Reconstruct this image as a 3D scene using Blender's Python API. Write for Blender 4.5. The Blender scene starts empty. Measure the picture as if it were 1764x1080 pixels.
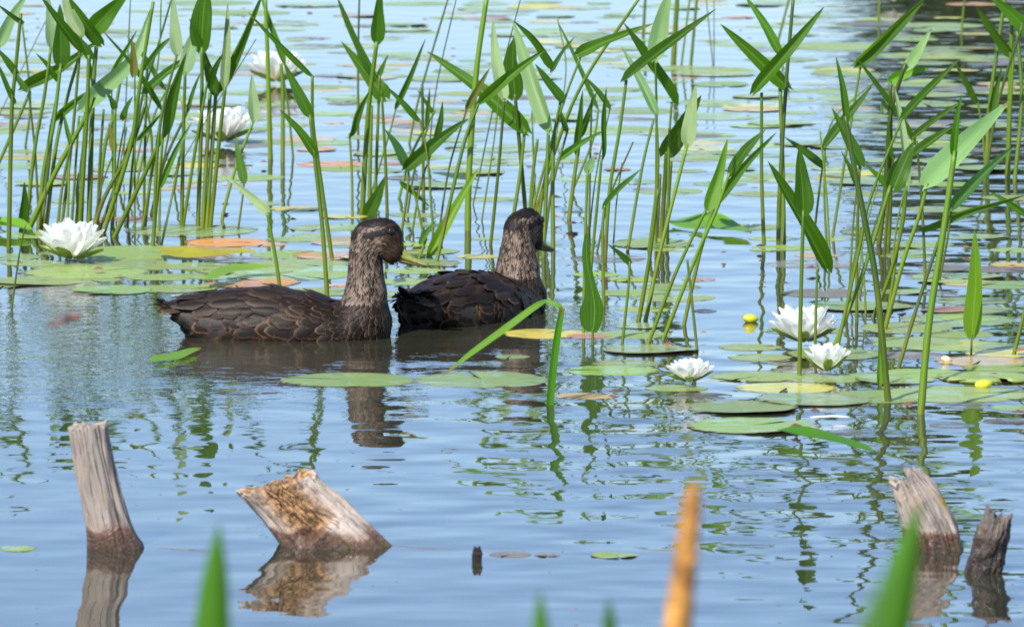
import bpy, math, random
import numpy as np
from mathutils import Vector, Matrix, noise as mnoise

random.seed(7)
RNG = np.random.default_rng(7)
SC = bpy.context.scene
COL = SC.collection

# ------------------------------------------------------------------ camera model (photo pixels -> world)
CAM = Vector((0, 0, 1.36)); PITCH = 0.12; FPX = 11000.0; CX, CY = 882.0, 540.0
FWD = Vector((0, math.cos(PITCH), -math.sin(PITCH))); UPV = Vector((0, math.sin(PITCH), math.cos(PITCH))); RGT = Vector((1, 0, 0))
def ray(px, py): return FWD + RGT * ((px - CX) / FPX) + UPV * ((CY - py) / FPX)
def onwater(px, py, z=0.0):
    d = ray(px, py); t = (z - CAM.z) / d.z; return CAM + d * t
def at(px, py, Y):
    d = ray(px, py); return CAM + d * (Y / d.y)
def mpp(p): return (p - CAM).dot(FWD) / FPX          # metres per photo pixel at a point

# ------------------------------------------------------------------ scene helpers
def link(o, parent=None):
    COL.objects.link(o)
    if parent: o.parent = parent
    return o
def mesh_obj(name, verts, faces, mat=None, parent=None, smooth=True, mats=None, fm=None):
    me = bpy.data.meshes.new(name)
    me.from_pydata([tuple(v) for v in verts], [], faces)
    if mat: me.materials.append(mat)
    for m in (mats or []): me.materials.append(m)
    if fm is not None: me.polygons.foreach_set('material_index', fm)
    if smooth: me.polygons.foreach_set('use_smooth', [True] * len(me.polygons))
    me.update()
    return link(bpy.data.objects.new(name, me), parent)
def tag(o, label=None, cat=None, group=None, kind=None):
    if label: o['label'] = label
    if cat: o['category'] = cat
    if group: o['group'] = group
    if kind: o['kind'] = kind
    return o
def empty(name, loc=(0, 0, 0)):
    o = bpy.data.objects.new(name, None); o.empty_display_size = .02; o.location = loc
    return link(o)
def localise(ob, origin):
    "move a mesh written in world coordinates so that its origin is at the parent's base"
    ob.data.transform(Matrix.Translation(-Vector(origin)))

class NT:
    def __init__(s, name):
        s.m = bpy.data.materials.new(name); s.m.use_nodes = True; s.t = s.m.node_tree
        s.t.nodes.clear(); s.out = s.n('ShaderNodeOutputMaterial')
    def n(s, typ, inp=None, **kw):
        nd = s.t.nodes.new(typ)
        for k, v in kw.items(): setattr(nd, k, v)
        for k, v in (inp or {}).items(): s.set(nd, k, v)
        return nd
    def set(s, nd, k, v):
        sock = nd.inputs[k]
        if isinstance(v, bpy.types.NodeSocket): s.t.links.new(v, sock)
        elif isinstance(v, bpy.types.Node): s.t.links.new(v.outputs[0], sock)
        else: sock.default_value = (*v, 1) if (isinstance(v, tuple) and len(v) == 3 and sock.type == 'RGBA') else v
    def math(s, op, a, b=0.0, c=None, clamp=False):
        nd = s.n('ShaderNodeMath', operation=op, use_clamp=clamp); s.set(nd, 0, a); s.set(nd, 1, b)
        if c is not None: s.set(nd, 2, c)
        return nd.outputs[0]
    def mix(s, f, a, b, mode='MIX'):
        nd = s.n('ShaderNodeMix', data_type='RGBA', blend_type=mode)
        s.set(nd, 0, f); s.set(nd, 6, a); s.set(nd, 7, b); return nd.outputs[2]
    def ramp(s, f, lo, hi, a=0.0, b=1.0):
        nd = s.n('ShaderNodeMapRange'); nd.interpolation_type = 'SMOOTHSTEP'
        for k, v in zip(range(5), (f, lo, hi, a, b)): s.set(nd, k, v)
        return nd.outputs[0]
    def noise(s, vec, scale, detail=2, rough=.5, dist=0.0):
        nd = s.n('ShaderNodeTexNoise', {'Scale': scale, 'Detail': detail, 'Roughness': rough, 'Distortion': dist})
        if vec is not None: s.set(nd, 'Vector', vec)
        return nd.outputs[0]
    def mapping(s, vec, scale=(1, 1, 1), loc=(0, 0, 0)):
        return s.n('ShaderNodeMapping', {'Vector': vec, 'Scale': scale, 'Location': loc}).outputs[0]
    def principled(s, **kw):
        return s.n('ShaderNodeBsdfPrincipled', {k.replace('_', ' '): v for k, v in kw.items()})
    def done(s, sh):
        s.t.links.new(sh.outputs[0] if isinstance(sh, bpy.types.Node) else sh, s.out.inputs[0]); return s.m

# ------------------------------------------------------------------ materials
def mat_leaf():
    a = NT('leaf_blade'); oi = a.n('ShaderNodeObjectInfo'); uv = a.n('ShaderNodeUVMap').outputs[0]
    v = a.mapping(uv, (46, 1.2, 1)); st = a.noise(v, 1.0, 2)
    geo = a.n('ShaderNodeNewGeometry').outputs['Position']
    blot = a.noise(geo, 45, 3, .6)
    c = a.mix(a.ramp(st, .35, .68), oi.outputs['Color'], a.mix(.45, oi.outputs['Color'], (.10, .20, .008)))
    c = a.mix(a.ramp(blot, .62, .75, 0, .35), c, (.13, .15, .02))
    sx = a.n('ShaderNodeSeparateXYZ', {0: uv})
    mid = a.math('ABSOLUTE', a.math('SUBTRACT', sx.outputs[0], .5))
    c = a.mix(a.ramp(mid, 0, .05, .4, 0), c, (.2, .34, .07))
    tipb = a.ramp(a.math('ADD', sx.outputs[1], a.math('MULTIPLY', oi.outputs['Random'], .15)), 1.03, 1.09, 0, .8)
    c = a.mix(tipb, c, (.2, .12, .03))
    bp = a.n('ShaderNodeBump', {'Strength': .35, 'Distance': .002, 'Height': st})
    p = a.principled(Base_Color=c, Roughness=.42, Normal=bp.outputs[0]); p.inputs['Specular IOR Level'].default_value = .3
    tr = a.n('ShaderNodeBsdfTranslucent', {'Color': a.mix(.6, c, (.24, .50, .005))})
    mx = a.n('ShaderNodeMixShader', {0: .38, 1: p, 2: tr})
    return a.done(mx)
def mat_stem():
    a = NT('stem_skin'); oi = a.n('ShaderNodeObjectInfo'); uv = a.n('ShaderNodeUVMap').outputs[0]
    sx = a.n('ShaderNodeSeparateXYZ', {0: uv})
    st = a.noise(a.mapping(uv, (9, 2.5, 1)), 1.5, 2)
    geo = a.n('ShaderNodeNewGeometry').outputs['Position']
    c = a.mix(a.ramp(st, .35, .7), oi.outputs['Color'], a.mix(.5, oi.outputs['Color'], (.10, .15, .01)))
    lo = a.ramp(a.math('ADD', sx.outputs[1], a.math('MULTIPLY', a.noise(geo, 14, 2), .5)), .2, .55, .75, 0)
    c = a.mix(lo, c, (.12, .14, .008))
    brn = a.noise(a.mapping(geo, (1, 1, .35)), 26, 3)
    c = a.mix(a.ramp(brn, .58, .72, 0, .6), c, (.10, .05, .012))
    bp = a.n('ShaderNodeBump', {'Strength': .4, 'Distance': .001, 'Height': st})
    p = a.principled(Base_Color=c, Roughness=.45, Normal=bp.outputs[0]); p.inputs['Specular IOR Level'].default_value = .3
    return a.done(p)
def mat_pad(attr=False):
    a = NT('lily_pad_skin'); oi = a.n('ShaderNodeObjectInfo'); uv = a.n('ShaderNodeUVMap').outputs[0]
    sx = a.n('ShaderNodeSeparateXYZ', {0: uv}); geo = a.n('ShaderNodeNewGeometry').outputs['Position']
    vein = a.noise(a.mapping(uv, (30, .4, 1)), 1.0, 1)
    b1 = a.noise(geo, 16, 4, .6); b2 = a.noise(geo, 70, 3, .65)
    base = a.n('ShaderNodeAttribute', attribute_name='tint').outputs[0] if attr else oi.outputs['Color']
    c = a.mix(a.ramp(b1, .40, .66, 0, .5), base, a.mix(.5, base, (.22, .20, .05)))
    c = a.mix(a.ramp(vein, .52, .66, 0, .35), c, a.mix(.5, base, (.30, .38, .16)))
    c = a.mix(a.ramp(b2, .63, .72, 0, .75), c, (.10, .045, .02))
    edge = a.ramp(a.math('ADD', sx.outputs[1], a.math('MULTIPLY', b1, .22)), 1.03, 1.14, 0, .55)
    c = a.mix(edge, c, (.17, .10, .03))
    bp = a.n('ShaderNodeBump', {'Strength': .5, 'Distance': .004, 'Height': a.math('ADD', vein, a.math('MULTIPLY', b2, .6))})
    p = a.principled(Base_Color=c, Roughness=.42, Normal=bp.outputs[0]); p.inputs['Specular IOR Level'].default_value = .4
    film = a.noise(a.mapping(geo, (5, 16, 1)), 2.2, 3, .55); wet = a.ramp(a.math('ADD', film, a.math('MULTIPLY', a.math('SUBTRACT', oi.outputs['Random'], .5), .22)), .50, .60)
    p.inputs['Coat IOR'].default_value = 1.5; p.inputs['Coat Roughness'].default_value = .12; a.set(p, 'Coat Weight', a.math('MULTIPLY', wet, .7))
    under = a.math('ADD', a.math('MULTIPLY', sx.outputs[1], 1.0), a.math('MULTIPLY', a.math('SUBTRACT', a.noise(a.mapping(geo, (9, 26, 1)), 2.0, 3, .6), .5), 1.0))
    hide = a.ramp(under, .97, 1.09)
    return a.done(a.n('ShaderNodeMixShader', {0: hide, 1: p, 2: a.n('ShaderNodeBsdfTransparent')}))
def mat_simple(name, col, rough=.5, var=.25, scale=40, bump=.3, dist=.002, transl=0.0, spec=.5, col2=None):
    a = NT(name); geo = a.n('ShaderNodeTexCoord').outputs['Object']; nz = a.noise(geo, scale, 4, .6)
    c = a.mix(a.ramp(nz, .3, .72), tuple(x * (1 - var) for x in col), col2 or tuple(min(1, x * (1 + var)) for x in col))
    bp = a.n('ShaderNodeBump', {'Strength': bump, 'Distance': dist, 'Height': nz})
    p = a.principled(Base_Color=c, Roughness=rough, Normal=bp.outputs[0]); p.inputs['Specular IOR Level'].default_value = spec
    if transl:
        tr = a.n('ShaderNodeBsdfTranslucent', {'Color': c}); return a.done(a.n('ShaderNodeMixShader', {0: transl, 1: p, 2: tr}))
    return a.done(p)
def mat_petal():
    a = NT('lily_petal'); uv = a.n('ShaderNodeUVMap').outputs[0]; sx = a.n('ShaderNodeSeparateXYZ', {0: uv})
    st = a.noise(a.mapping(uv, (22, 1, 1)), 1, 2)
    c = a.mix(a.ramp(sx.outputs[1], 0, .25, .5, 0), (.92, .92, .90), (.80, .82, .58))
    c = a.mix(a.ramp(st, .4, .7, 0, .35), c, (.86, .87, .85))
    bp = a.n('ShaderNodeBump', {'Strength': .4, 'Distance': .002, 'Height': st})
    p = a.principled(Base_Color=c, Roughness=.45, Normal=bp.outputs[0]); p.inputs['Specular IOR Level'].default_value = .35
    tr = a.n('ShaderNodeBsdfTranslucent', {'Color': (.93, .93, .88)})
    return a.done(a.n('ShaderNodeMixShader', {0: .5, 1: p, 2: tr}))
def mat_feather():
    a = NT('plumage_feather')
    ca = a.n('ShaderNodeAttribute', attribute_name='ca').outputs[0]; cb = a.n('ShaderNodeAttribute', attribute_name='cb').outputs[0]
    ed = a.n('ShaderNodeAttribute', attribute_name='edge').outputs['Fac']
    uv = a.n('ShaderNodeUVMap').outputs[0]
    barb = a.noise(a.mapping(uv, (3, 26, 1)), 1.2, 2)
    geo = a.n('ShaderNodeNewGeometry').outputs['Position']; nz = a.noise(geo, 260, 3)
    c = a.mix(a.ramp(a.math('ADD', ed, a.math('MULTIPLY', a.math('SUBTRACT', nz, .5), .28)), .77, .92), ca, cb)
    c = a.mix(a.ramp(barb, .4, .7, 0, .25), c, a.mix(.3, c, (.09, .065, .05)))
    c = a.mix(1.0, c, (.43, .38, .345), 'MULTIPLY')
    bp = a.n('ShaderNodeBump', {'Strength': .35, 'Distance': .0012, 'Height': barb})
    p = a.principled(Base_Color=c, Roughness=.5, Normal=bp.outputs[0]); p.inputs['Specular IOR Level'].default_value = .16
    return a.done(p)
def mat_duckskin():
    a = NT('duck_down'); geo = a.n('ShaderNodeNewGeometry').outputs['Position']
    nz = a.noise(a.mapping(geo, (1, 1, .5)), 170, 3)
    c = a.mix(a.ramp(nz, .35, .65), (.010, .008, .006), (.022, .016, .012))
    bp = a.n('ShaderNodeBump', {'Strength': .6, 'Distance': .002, 'Height': nz})
    return a.done(a.principled(Base_Color=c, Roughness=.7, Normal=bp.outputs[0]))
def mat_bill():
    a = NT('bill_horn'); geo = a.n('ShaderNodeTexCoord').outputs['Object']; nz = a.noise(geo, 130, 3)
    at_ = a.n('ShaderNodeAttribute', attribute_name='ca').outputs[0]
    c = a.mix(a.ramp(nz, .4, .7, 0, .5), at_, (.09, .085, .012))
    return a.done(a.principled(Base_Color=c, Roughness=.38))
def mat_wood(name, dry, dry2, wet=(.05, .022, .012), wet_h=.035, rot=None, moss=None):
    a = NT(name); uv = a.n('ShaderNodeUVMap').outputs[0]; geo = a.n('ShaderNodeNewGeometry').outputs['Position']
    z = a.n('ShaderNodeSeparateXYZ', {0: geo}).outputs[2]
    g1 = a.noise(a.mapping(uv, (22, 2.2, 1)), 1.6, 6, .72); g2 = a.noise(a.mapping(uv, (42, 2.2, 1)), 1.5, 4, .65, .3)
    big = a.noise(geo, 22, 3)
    c = a.mix(a.ramp(g1, .3, .7), dry, dry2)
    c = a.mix(a.ramp(g2, .54, .62, 0, .85), c, (.055, .042, .034))
    c = a.mix(a.ramp(g1, .26, .36, .8, 0), c, (.045, .035, .028))
    c = a.mix(a.ramp(big, .5, .72, 0, .5), c, (.33, .25, .18))
    hgt = a.math('ADD', a.math('MULTIPLY', g1, .6), a.math('MULTIPLY', g2, .4))
    if rot:
        r = a.n('ShaderNodeAttribute', attribute_name='rot').outputs['Fac']
        pit = a.noise(a.mapping(uv, (46, 7, 1)), 1.5, 4, .7)
        rc = a.mix(a.ramp(pit, .38, .6), (.05, .02, .008), rot)
        c = a.mix(r, c, rc); hgt = a.math('ADD', hgt, a.math('MULTIPLY', a.math('MULTIPLY', pit, r), 1.6))
    if moss:
        mo = a.n('ShaderNodeAttribute', attribute_name='moss').outputs['Fac']
        c = a.mix(a.ramp(a.math('MULTIPLY', mo, a.math('ADD', big, .4)), .3, .5), c, moss)
    zz = a.math('ADD', z, a.math('MULTIPLY', a.math('SUBTRACT', big, .5), .05))
    w = a.ramp(zz, wet_h * .55, wet_h, 1, 0)
    c = a.mix(a.math('MULTIPLY', w, .9), c, a.mix(a.ramp(zz, wet_h * .1, wet_h * .8), wet, tuple(x * 2.2 for x in wet)))
    al = a.math('MULTIPLY', a.ramp(z, .004, .018, 1, 0), a.ramp(a.noise(geo, 60, 2), .5, .62))
    c = a.mix(a.math('MULTIPLY', al, .45), c, (.09, .085, .015))
    ro = a.math('SUBTRACT', .75, a.math('MULTIPLY', w, .62)); hgt = a.math('ADD', hgt, a.math('MULTIPLY', a.math('MULTIPLY', w, a.noise(geo, 170, 2)), .55))
    bp = a.n('ShaderNodeBump', {'Strength': .9, 'Distance': .006, 'Height': hgt})
    return a.done(a.principled(Base_Color=c, Roughness=ro, Normal=bp.outputs[0]))

LEAF, STEM, PAD, PETAL = mat_leaf(), mat_stem(), mat_pad(), mat_petal()
SEPAL = mat_simple('sepal_green', (.17, .24, .03), .45, .35, 60, transl=.2)
STAMEN = mat_simple('stamen_yellow', (.72, .48, .06), .5, .25, 120, transl=.15)
FEATHER, DOWN, BILL = mat_feather(), mat_duckskin(), mat_bill()
EYE = mat_simple('eye_dark', (.012, .008, .006), .06, .1, 10, bump=0)

# ------------------------------------------------------------------ generic shapes
def catmull(P, n):
    P = [Vector(p) for p in P]
    if len(P) == 2: return [P[0].lerp(P[1], i / n) for i in range(n + 1)]
    Q = [P[0] * 2 - P[1]] + P + [P[-1] * 2 - P[-2]]; out = []; segs = len(P) - 1
    for i in range(n + 1):
        u = i / n * segs; k = min(int(u), segs - 1); t = u - k
        a, b, c, d = Q[k:k + 4]
        out.append(.5 * ((2 * b) + (c - a) * t + (2 * a - 5 * b + 4 * c - d) * t * t + (3 * b - a - 3 * c + d) * t ** 3))
    return out
def tube(name, pts, radii, mat, parent=None, seg=8, color=None, flat=1.0):
    V, F, UV = [], [], []
    n = len(pts); L = [0]
    for i in range(1, n): L.append(L[-1] + (pts[i] - pts[i - 1]).length)
    for i, p in enumerate(pts):
        t = (pts[min(i + 1, n - 1)] - pts[max(i - 1, 0)]).normalized()
        a = t.cross(Vector((0, 1, 0.01))); a.normalize(); b = t.cross(a)
        for k in range(seg):
            th = 2 * math.pi * k / seg
            V.append(p + a * (radii[i] * math.cos(th)) + b * (radii[i] * flat * math.sin(th))); UV.append((k / seg, L[i]))
    for i in range(n - 1):
        for k in range(seg):
            k2 = (k + 1) % seg; F.append((i * seg + k, i * seg + k2, (i + 1) * seg + k2, (i + 1) * seg + k))
    F.append(tuple(range(seg))[::-1]); F.append(tuple((n - 1) * seg + k for k in range(seg)))
    o = mesh_obj(name, V, F, mat, parent); set_uv(o, UV)
    if color: o.color = (*color, 1)
    return o
def set_uv(o, uv):
    me = o.data; l = me.uv_layers.new(name='UVMap'); vi = np.empty(len(me.loops), dtype=np.int32)
    me.loops.foreach_get('vertex_index', vi); l.data.foreach_set('uv', np.array(uv, dtype=np.float32)[vi].ravel())
def set_attr(me, name, typ, data):
    a = me.attributes.new(name, typ, 'POINT'); key = 'color' if typ == 'FLOAT_COLOR' else 'value'
    a.data.foreach_set(key, np.asarray(data, dtype=np.float32).ravel())

def leaf(name, center, width, roll, fold, parent, color, prof='lance', mat=None, NS=14, NW=6, wob=.0, normal=None):
    "blade along the polyline center (world points); width in metres"
    pts = catmull(center, NS); V, F, UV = [], [], []
    ph = random.random() * 6
    for i, p in enumerate(pts):
        t = i / NS; a = (pts[min(i + 1, NS)] - pts[max(i - 1, 0)]).normalized()
        v = normal if normal is not None else (CAM - p).normalized()
        n0 = (v - a * v.dot(a)).normalized(); s0 = a.cross(n0)
        rr = roll + wob * math.sin(3 * t + ph)
        n = n0 * math.cos(rr) + s0 * math.sin(rr); s = a.cross(n)
        if prof == 'lance':
            f = (1 - math.exp(-(t + .012) * 15)) * max(0, 1 - t) ** .72 * 1.12
        elif prof == 'spoon':
            f = (1 - math.exp(-(t + .03) * 22)) * (1.0 if t < .24 else .34 + .66 * math.exp(-((t - .24) / .15) ** 2)) * min(1, (1 - t) * 4) ** .7
        elif prof == 'blade':
            f = min(1, (1 - t) * 3.2) ** .8
        elif prof == 'spear':
            f = 1.0 if t < .33 else (max(0, 1 - t) / .67) ** .8
        else:
            f = math.sin(math.pi * min(1, max(0, t)) ** .7) ** .7
        f = max(f, .02)
        fo = fold * (1.25 - .5 * t)
        for k in range(NW + 1):
            u = k / NW * 2 - 1
            lobe = -.22 * width * (abs(u) ** 1.6) * max(0, 1 - t * 7) if prof == 'lance' else 0
            und = .04 * width * math.sin(9 * t + ph + u) * abs(u)
            V.append(p + s * (u * f * width / 2 * math.cos(fo)) + n * (abs(u) * f * width / 2 * math.sin(fo) + und) + a * lobe)
            UV.append((k / NW, t))
    for i in range(NS):
        for k in range(NW):
            b = i * (NW + 1) + k; F.append((b, b + 1, b + NW + 2, b + NW + 1))
    o = mesh_obj(name, V, F, mat or LEAF, parent); set_uv(o, UV); o.color = (*color, 1)
    return o

# ------------------------------------------------------------------ world, sun, camera
SUN_DIR = Vector((-.36, -.60, .76)).normalized()
w = bpy.data.worlds.new('World'); SC.world = w; w.use_nodes = True
nt = w.node_tree; bg = nt.nodes['Background']; sk = nt.nodes.new('ShaderNodeTexSky'); sk.sky_type = 'NISHITA'
sk.sun_disc = False; sk.sun_elevation = math.asin(SUN_DIR.z); sk.sun_rotation = math.atan2(SUN_DIR.x, SUN_DIR.y)
sk.air_density = .85; sk.dust_density = 1.1; sk.ozone_density = 4.2; sk.altitude = 0
nt.links.new(sk.outputs[0], bg.inputs[0]); bg.inputs[1].default_value = .15
ld = bpy.data.lights.new('sun', 'SUN'); ld.energy = 5.0; ld.angle = math.radians(.53); ld.color = (1, .95, .87)
so = bpy.data.objects.new('sun', ld); so.rotation_euler = SUN_DIR.to_track_quat('Z', 'Y').to_euler(); so.location = (0, -5, 20); link(so)
cd = bpy.data.cameras.new('camera'); cd.sensor_width = 36; cd.lens = 36 * FPX / 1764; cd.clip_start = .1; cd.clip_end = 3000
cd.dof.use_dof = True; cd.dof.focus_distance = 10.9; cd.dof.aperture_fstop = 18
co = bpy.data.objects.new('camera', cd); co.location = CAM; co.rotation_euler = (math.pi / 2 - PITCH, 0, 0); link(co); SC.camera = co
SC.view_settings.view_transform = 'Standard'; SC.view_settings.look = 'None'; SC.view_settings.exposure = .73; SC.view_settings.gamma = 1
SC.cycles.max_bounces = 8; SC.cycles.transparent_max_bounces = 8; SC.cycles.caustics_reflective = False; SC.cycles.caustics_refractive = False
SC.cycles.use_denoising = True

# ------------------------------------------------------------------ ground and water
def mat_ground():
    a = NT('bank_soil'); geo = a.n('ShaderNodeNewGeometry').outputs['Position']; nz = a.noise(geo, 1.2, 6, .6)
    c = a.mix(a.ramp(nz, .35, .65), (.055, .045, .028), (.05, .085, .02))
    bp = a.n('ShaderNodeBump', {'Strength': .8, 'Distance': .05, 'Height': a.noise(geo, 9, 5)})
    return a.done(a.principled(Base_Color=c, Roughness=.95, Normal=bp.outputs[0]))
def ground_z(x, y):
    n = mnoise.noise(Vector((x * .15, y * .15, 0)))
    if y < 4.9:
        return min(.22, max(-.6, (4.6 - y) * .45)) + .03 * n
    if y > 58: return min(1.6, (y - 60) * .14) + .12 * n
    if abs(x) > 45: return min(1.5, (abs(x) - 47) * .15) + .12 * n
    return -.75
ys = [-900, -300, -80, -20, -5, 0, 1.5, 2.5, 3, 3.4, 3.8, 4.2, 4.6, 4.9, 5.3, 7, 12, 20, 35, 50, 56, 58, 60, 62, 66, 72, 85, 120, 200, 500, 1500]
xs = [-1500, -400, -150, -90, -60, -50, -46, -40, -25, -12, -6, -3, -1.5, -.7, 0, .7, 1.5, 3, 6, 12, 25, 40, 46, 50, 60, 90, 150, 400, 1500]
V = [(x, y, ground_z(x, y)) for y in ys for x in xs]; nx = len(xs)
F = [(j * nx + i, j * nx + i + 1, (j + 1) * nx + i + 1, (j + 1) * nx + i) for j in range(len(ys) - 1) for i in range(nx - 1)]
tag(mesh_obj('ground', V, F, mat_ground()), kind='structure')

DUCK_L = onwater(480, 578); DUCK_R = onwater(809, 548)
def mat_water():
    a = NT('pond_water'); pos = a.n('ShaderNodeNewGeometry').outputs['Position']
    def near(p, r0, r1, sx=1.0, sy=1.0):
        d = a.n('ShaderNodeVectorMath', {0: pos, 1: tuple(p)}, operation='SUBTRACT').outputs[0]
        d = a.n('ShaderNodeVectorMath', {0: d, 1: (sx, sy, 0)}, operation='MULTIPLY').outputs[0]
        l = a.n('ShaderNodeVectorMath', {0: d}, operation='LENGTH').outputs['Value']
        return a.ramp(l, r0, r1, 1, 0), l
    m = a.mapping(pos, (.9, .85, 1))
    big = a.ramp(a.noise(a.mapping(pos, (.8, .22, 1), (3.1, 1.7, 0)), 1.0, 2), .36, .64)
    n1 = a.noise(m, 9.0, 1.0, .3); n2 = a.noise(a.mapping(pos, (.8, 1, 1), (5, 2, 0)), 24, 2, .5)
    n3 = a.noise(a.mapping(pos, (.8, 1, 1)), 62, 2, .55)
    wl, _ = near(onwater(120, 590), .12, .55, 1, .45)
    wr, _ = near(onwater(985, 556), .03, .22, 1, .45)
    wd, dl = near(onwater(480, 600), .15, .75, 1, .6)
    wr2, dr = near(onwater(810, 590), .1, .5, 1, .6)
    wk = a.math('MAXIMUM', a.math('MAXIMUM', wl, wr), a.math('MULTIPLY', a.math('MAXIMUM', wd, wr2), .45))
    yy = a.n('ShaderNodeSeparateXYZ', {0: pos}).outputs[1]
    xx = a.n('ShaderNodeSeparateXYZ', {0: pos}).outputs[0]
    front = a.ramp(yy, 10.2, 11.2, 1, .34)
    calm = a.ramp(yy, 8.2, 9.0, .66, 1)
    rt = a.math('MULTIPLY', a.ramp(xx, .45, .9, 0, 1), a.ramp(yy, 11, 13, 0, 1))
    amp1 = a.math('MULTIPLY', a.math('MULTIPLY', a.math('ADD', .35, a.math('MULTIPLY', big, .8)), calm), a.math('MAXIMUM', front, a.math('MULTIPLY', rt, .5)))
    h = a.math('MULTIPLY', a.math('MULTIPLY', n1, amp1), .0074)
    h = a.math('ADD', h, a.math('MULTIPLY', a.math('MULTIPLY', n2, a.math('ADD', a.math('MULTIPLY', amp1, .2), a.math('MULTIPLY', wk, 1.6))), .0014))
    h = a.math('ADD', h, a.math('MULTIPLY', a.math('MULTIPLY', n3, a.math('ADD', a.math('ADD', .0, a.math('MULTIPLY', rt, .1)), a.math('MULTIPLY', wk, 2.0))), .00045))
    n4 = a.noise(a.mapping(pos, (.22, 1.15, 1), (1, 8, 0)), 11, 2, .5)
    h = a.math('ADD', h, a.math('MULTIPLY', a.math('MULTIPLY', n4, a.math('ADD', amp1, a.math('MULTIPLY', rt, .7))), .0013))
    bp = a.n('ShaderNodeBump', {'Strength': 1, 'Distance': 1, 'Height': h})
    murk = a.mix(a.noise(pos, 1.5, 2), (.018, .022, .014), (.034, .030, .018))
    p = a.principled(Base_Color=murk, Roughness=.015, IOR=2.5, Normal=bp.outputs[0])
    return a.done(p)
gx = np.concatenate([np.linspace(-50, -2, 8), np.linspace(-1.6, 1.6, 9), np.linspace(2, 50, 8)]); gy = np.concatenate([[4.0], np.linspace(5, 20, 16), np.linspace(24, 62, 8)])
V = [(x, y, 0) for y in gy for x in gx]; nx = len(gx)
F = [(j * nx + i, j * nx + i + 1, (j + 1) * nx + i + 1, (j + 1) * nx + i) for j in range(len(gy) - 1) for i in range(nx - 1)]
tag(mesh_obj('water', V, F, mat_water()), kind='structure')

# ------------------------------------------------------------------ label bookkeeping
PENDING = []      # (object, px, py, describing words, kind)
exec_order = []

# ------------------------------------------------------------------ pickerelweed and reeds
C_DARK = (.014, .068, .002); C_MID = (.032, .122, .003); C_BRT = (.105, .25, .004); C_PALE = (.19, .30, .145); C_BLUE = (.03, .105, .045)  # C_PALE: underside-like leaf green with the sky sheen put into the colour
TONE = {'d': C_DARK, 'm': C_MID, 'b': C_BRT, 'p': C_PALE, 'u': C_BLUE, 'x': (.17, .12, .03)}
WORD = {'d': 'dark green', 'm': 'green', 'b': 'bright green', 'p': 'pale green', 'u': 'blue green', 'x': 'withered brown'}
def jit(c, k=.16):
    g = 1 + random.uniform(-k, k); return tuple(max(.002, x * g * (1 + random.uniform(-.4 * k, .4 * k))) for x in c)
def shoot(stem, w, leaves=(), tone='m', lean=None, desc=None, name='pickerelweed', label=None):
    "stem: photo points from the water up; each leaf: (bx,by,tx,ty,width,tone[,mid points])"
    base = onwater(*stem[0]); Y = base.y; k = mpp(base)
    root = empty(name, base)
    lean = random.uniform(-.12, .22) if lean is None else lean
    dep = lambda py: (stem[0][1] - py) * k * lean
    P = [at(x, y, Y + dep(y)) for x, y in stem]
    if len(stem) > 1:
        d = (P[0] - P[1]).normalized(); P0 = P[0] + d * (.06 / max(.3, -d.z))
        pts = catmull([P0] + P, 26); n = len(pts)
        r = [w * k / 2 * (.97 - .32 * i / (n - 1)) * (1 + .04 * math.sin(i * 1.7)) for i in range(n)]
        sc = jit({'m': (.050, .112, .003), 'd': (.017, .046, .004), 'b': (.082, .165, .003)}.get(tone, C_MID), .2)
        so = tube('stem', pts, r, STEM, root, 8, sc); localise(so, base)
    for lf in leaves:
        bx, by, tx, ty, lw, tn = lf[:6]; mids = lf[6] if len(lf) > 6 else []
        ll = math.hypot(tx - bx, ty - by) * k
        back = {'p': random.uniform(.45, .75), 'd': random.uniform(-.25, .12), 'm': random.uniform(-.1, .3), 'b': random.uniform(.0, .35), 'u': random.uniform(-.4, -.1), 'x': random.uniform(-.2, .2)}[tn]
        Yb = Y + dep(by)
        C = [at(bx, by, Yb)] + [at(mx, my, Yb + back * ll * math.hypot(mx - bx, my - by) / math.hypot(tx - bx, ty - by)) for mx, my in mids] + [at(tx, ty, Yb + back * ll)]
        if not mids:
            mid = C[0].lerp(C[1], .5); mid.z += random.uniform(-.01, .05) * ll; mid.x += random.uniform(-.03, .03) * ll; C.insert(1, mid)
        ar = lw / math.hypot(tx - bx, ty - by)
        fold = random.uniform(.15, .35) if ar > .16 else random.uniform(.5, .85)
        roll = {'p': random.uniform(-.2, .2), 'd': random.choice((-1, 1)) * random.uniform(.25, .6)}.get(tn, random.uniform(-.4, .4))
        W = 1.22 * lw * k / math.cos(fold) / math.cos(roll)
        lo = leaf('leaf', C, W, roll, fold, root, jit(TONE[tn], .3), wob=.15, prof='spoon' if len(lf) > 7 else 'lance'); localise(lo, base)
    if label: tag(root, label, 'water plant', 'pickerelweed shoots in the pond')
    else:
        big = max(leaves, key=lambda l: l[4] * math.hypot(l[2] - l[0], l[3] - l[1])) if leaves else None
        dx = stem[-1][0] - stem[0][0]; dy = max(1, stem[0][1] - stem[-1][1]); sl = dx / dy
        ln = 'upright' if abs(sl) < .09 else ('right leaning' if sl > 0 else 'left leaning')
        if big is None: ds = ('slim ' if w < 5 else 'thick ' if w > 9 else '') + ln + ' bare stem'
        else:
            asp = big[4] / math.hypot(big[2] - big[0], big[3] - big[1])
            ds = ln + ' stem with ' + ('broad ' if asp > .2 else 'narrow ' if asp < .12 else '') + WORD[big[5]] + (' leaf' if len(leaves) == 1 else ' leaves')
        PENDING.append((root, stem[0][0], stem[0][1], ds, 'plant'))
    return root

S = shoot
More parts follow.
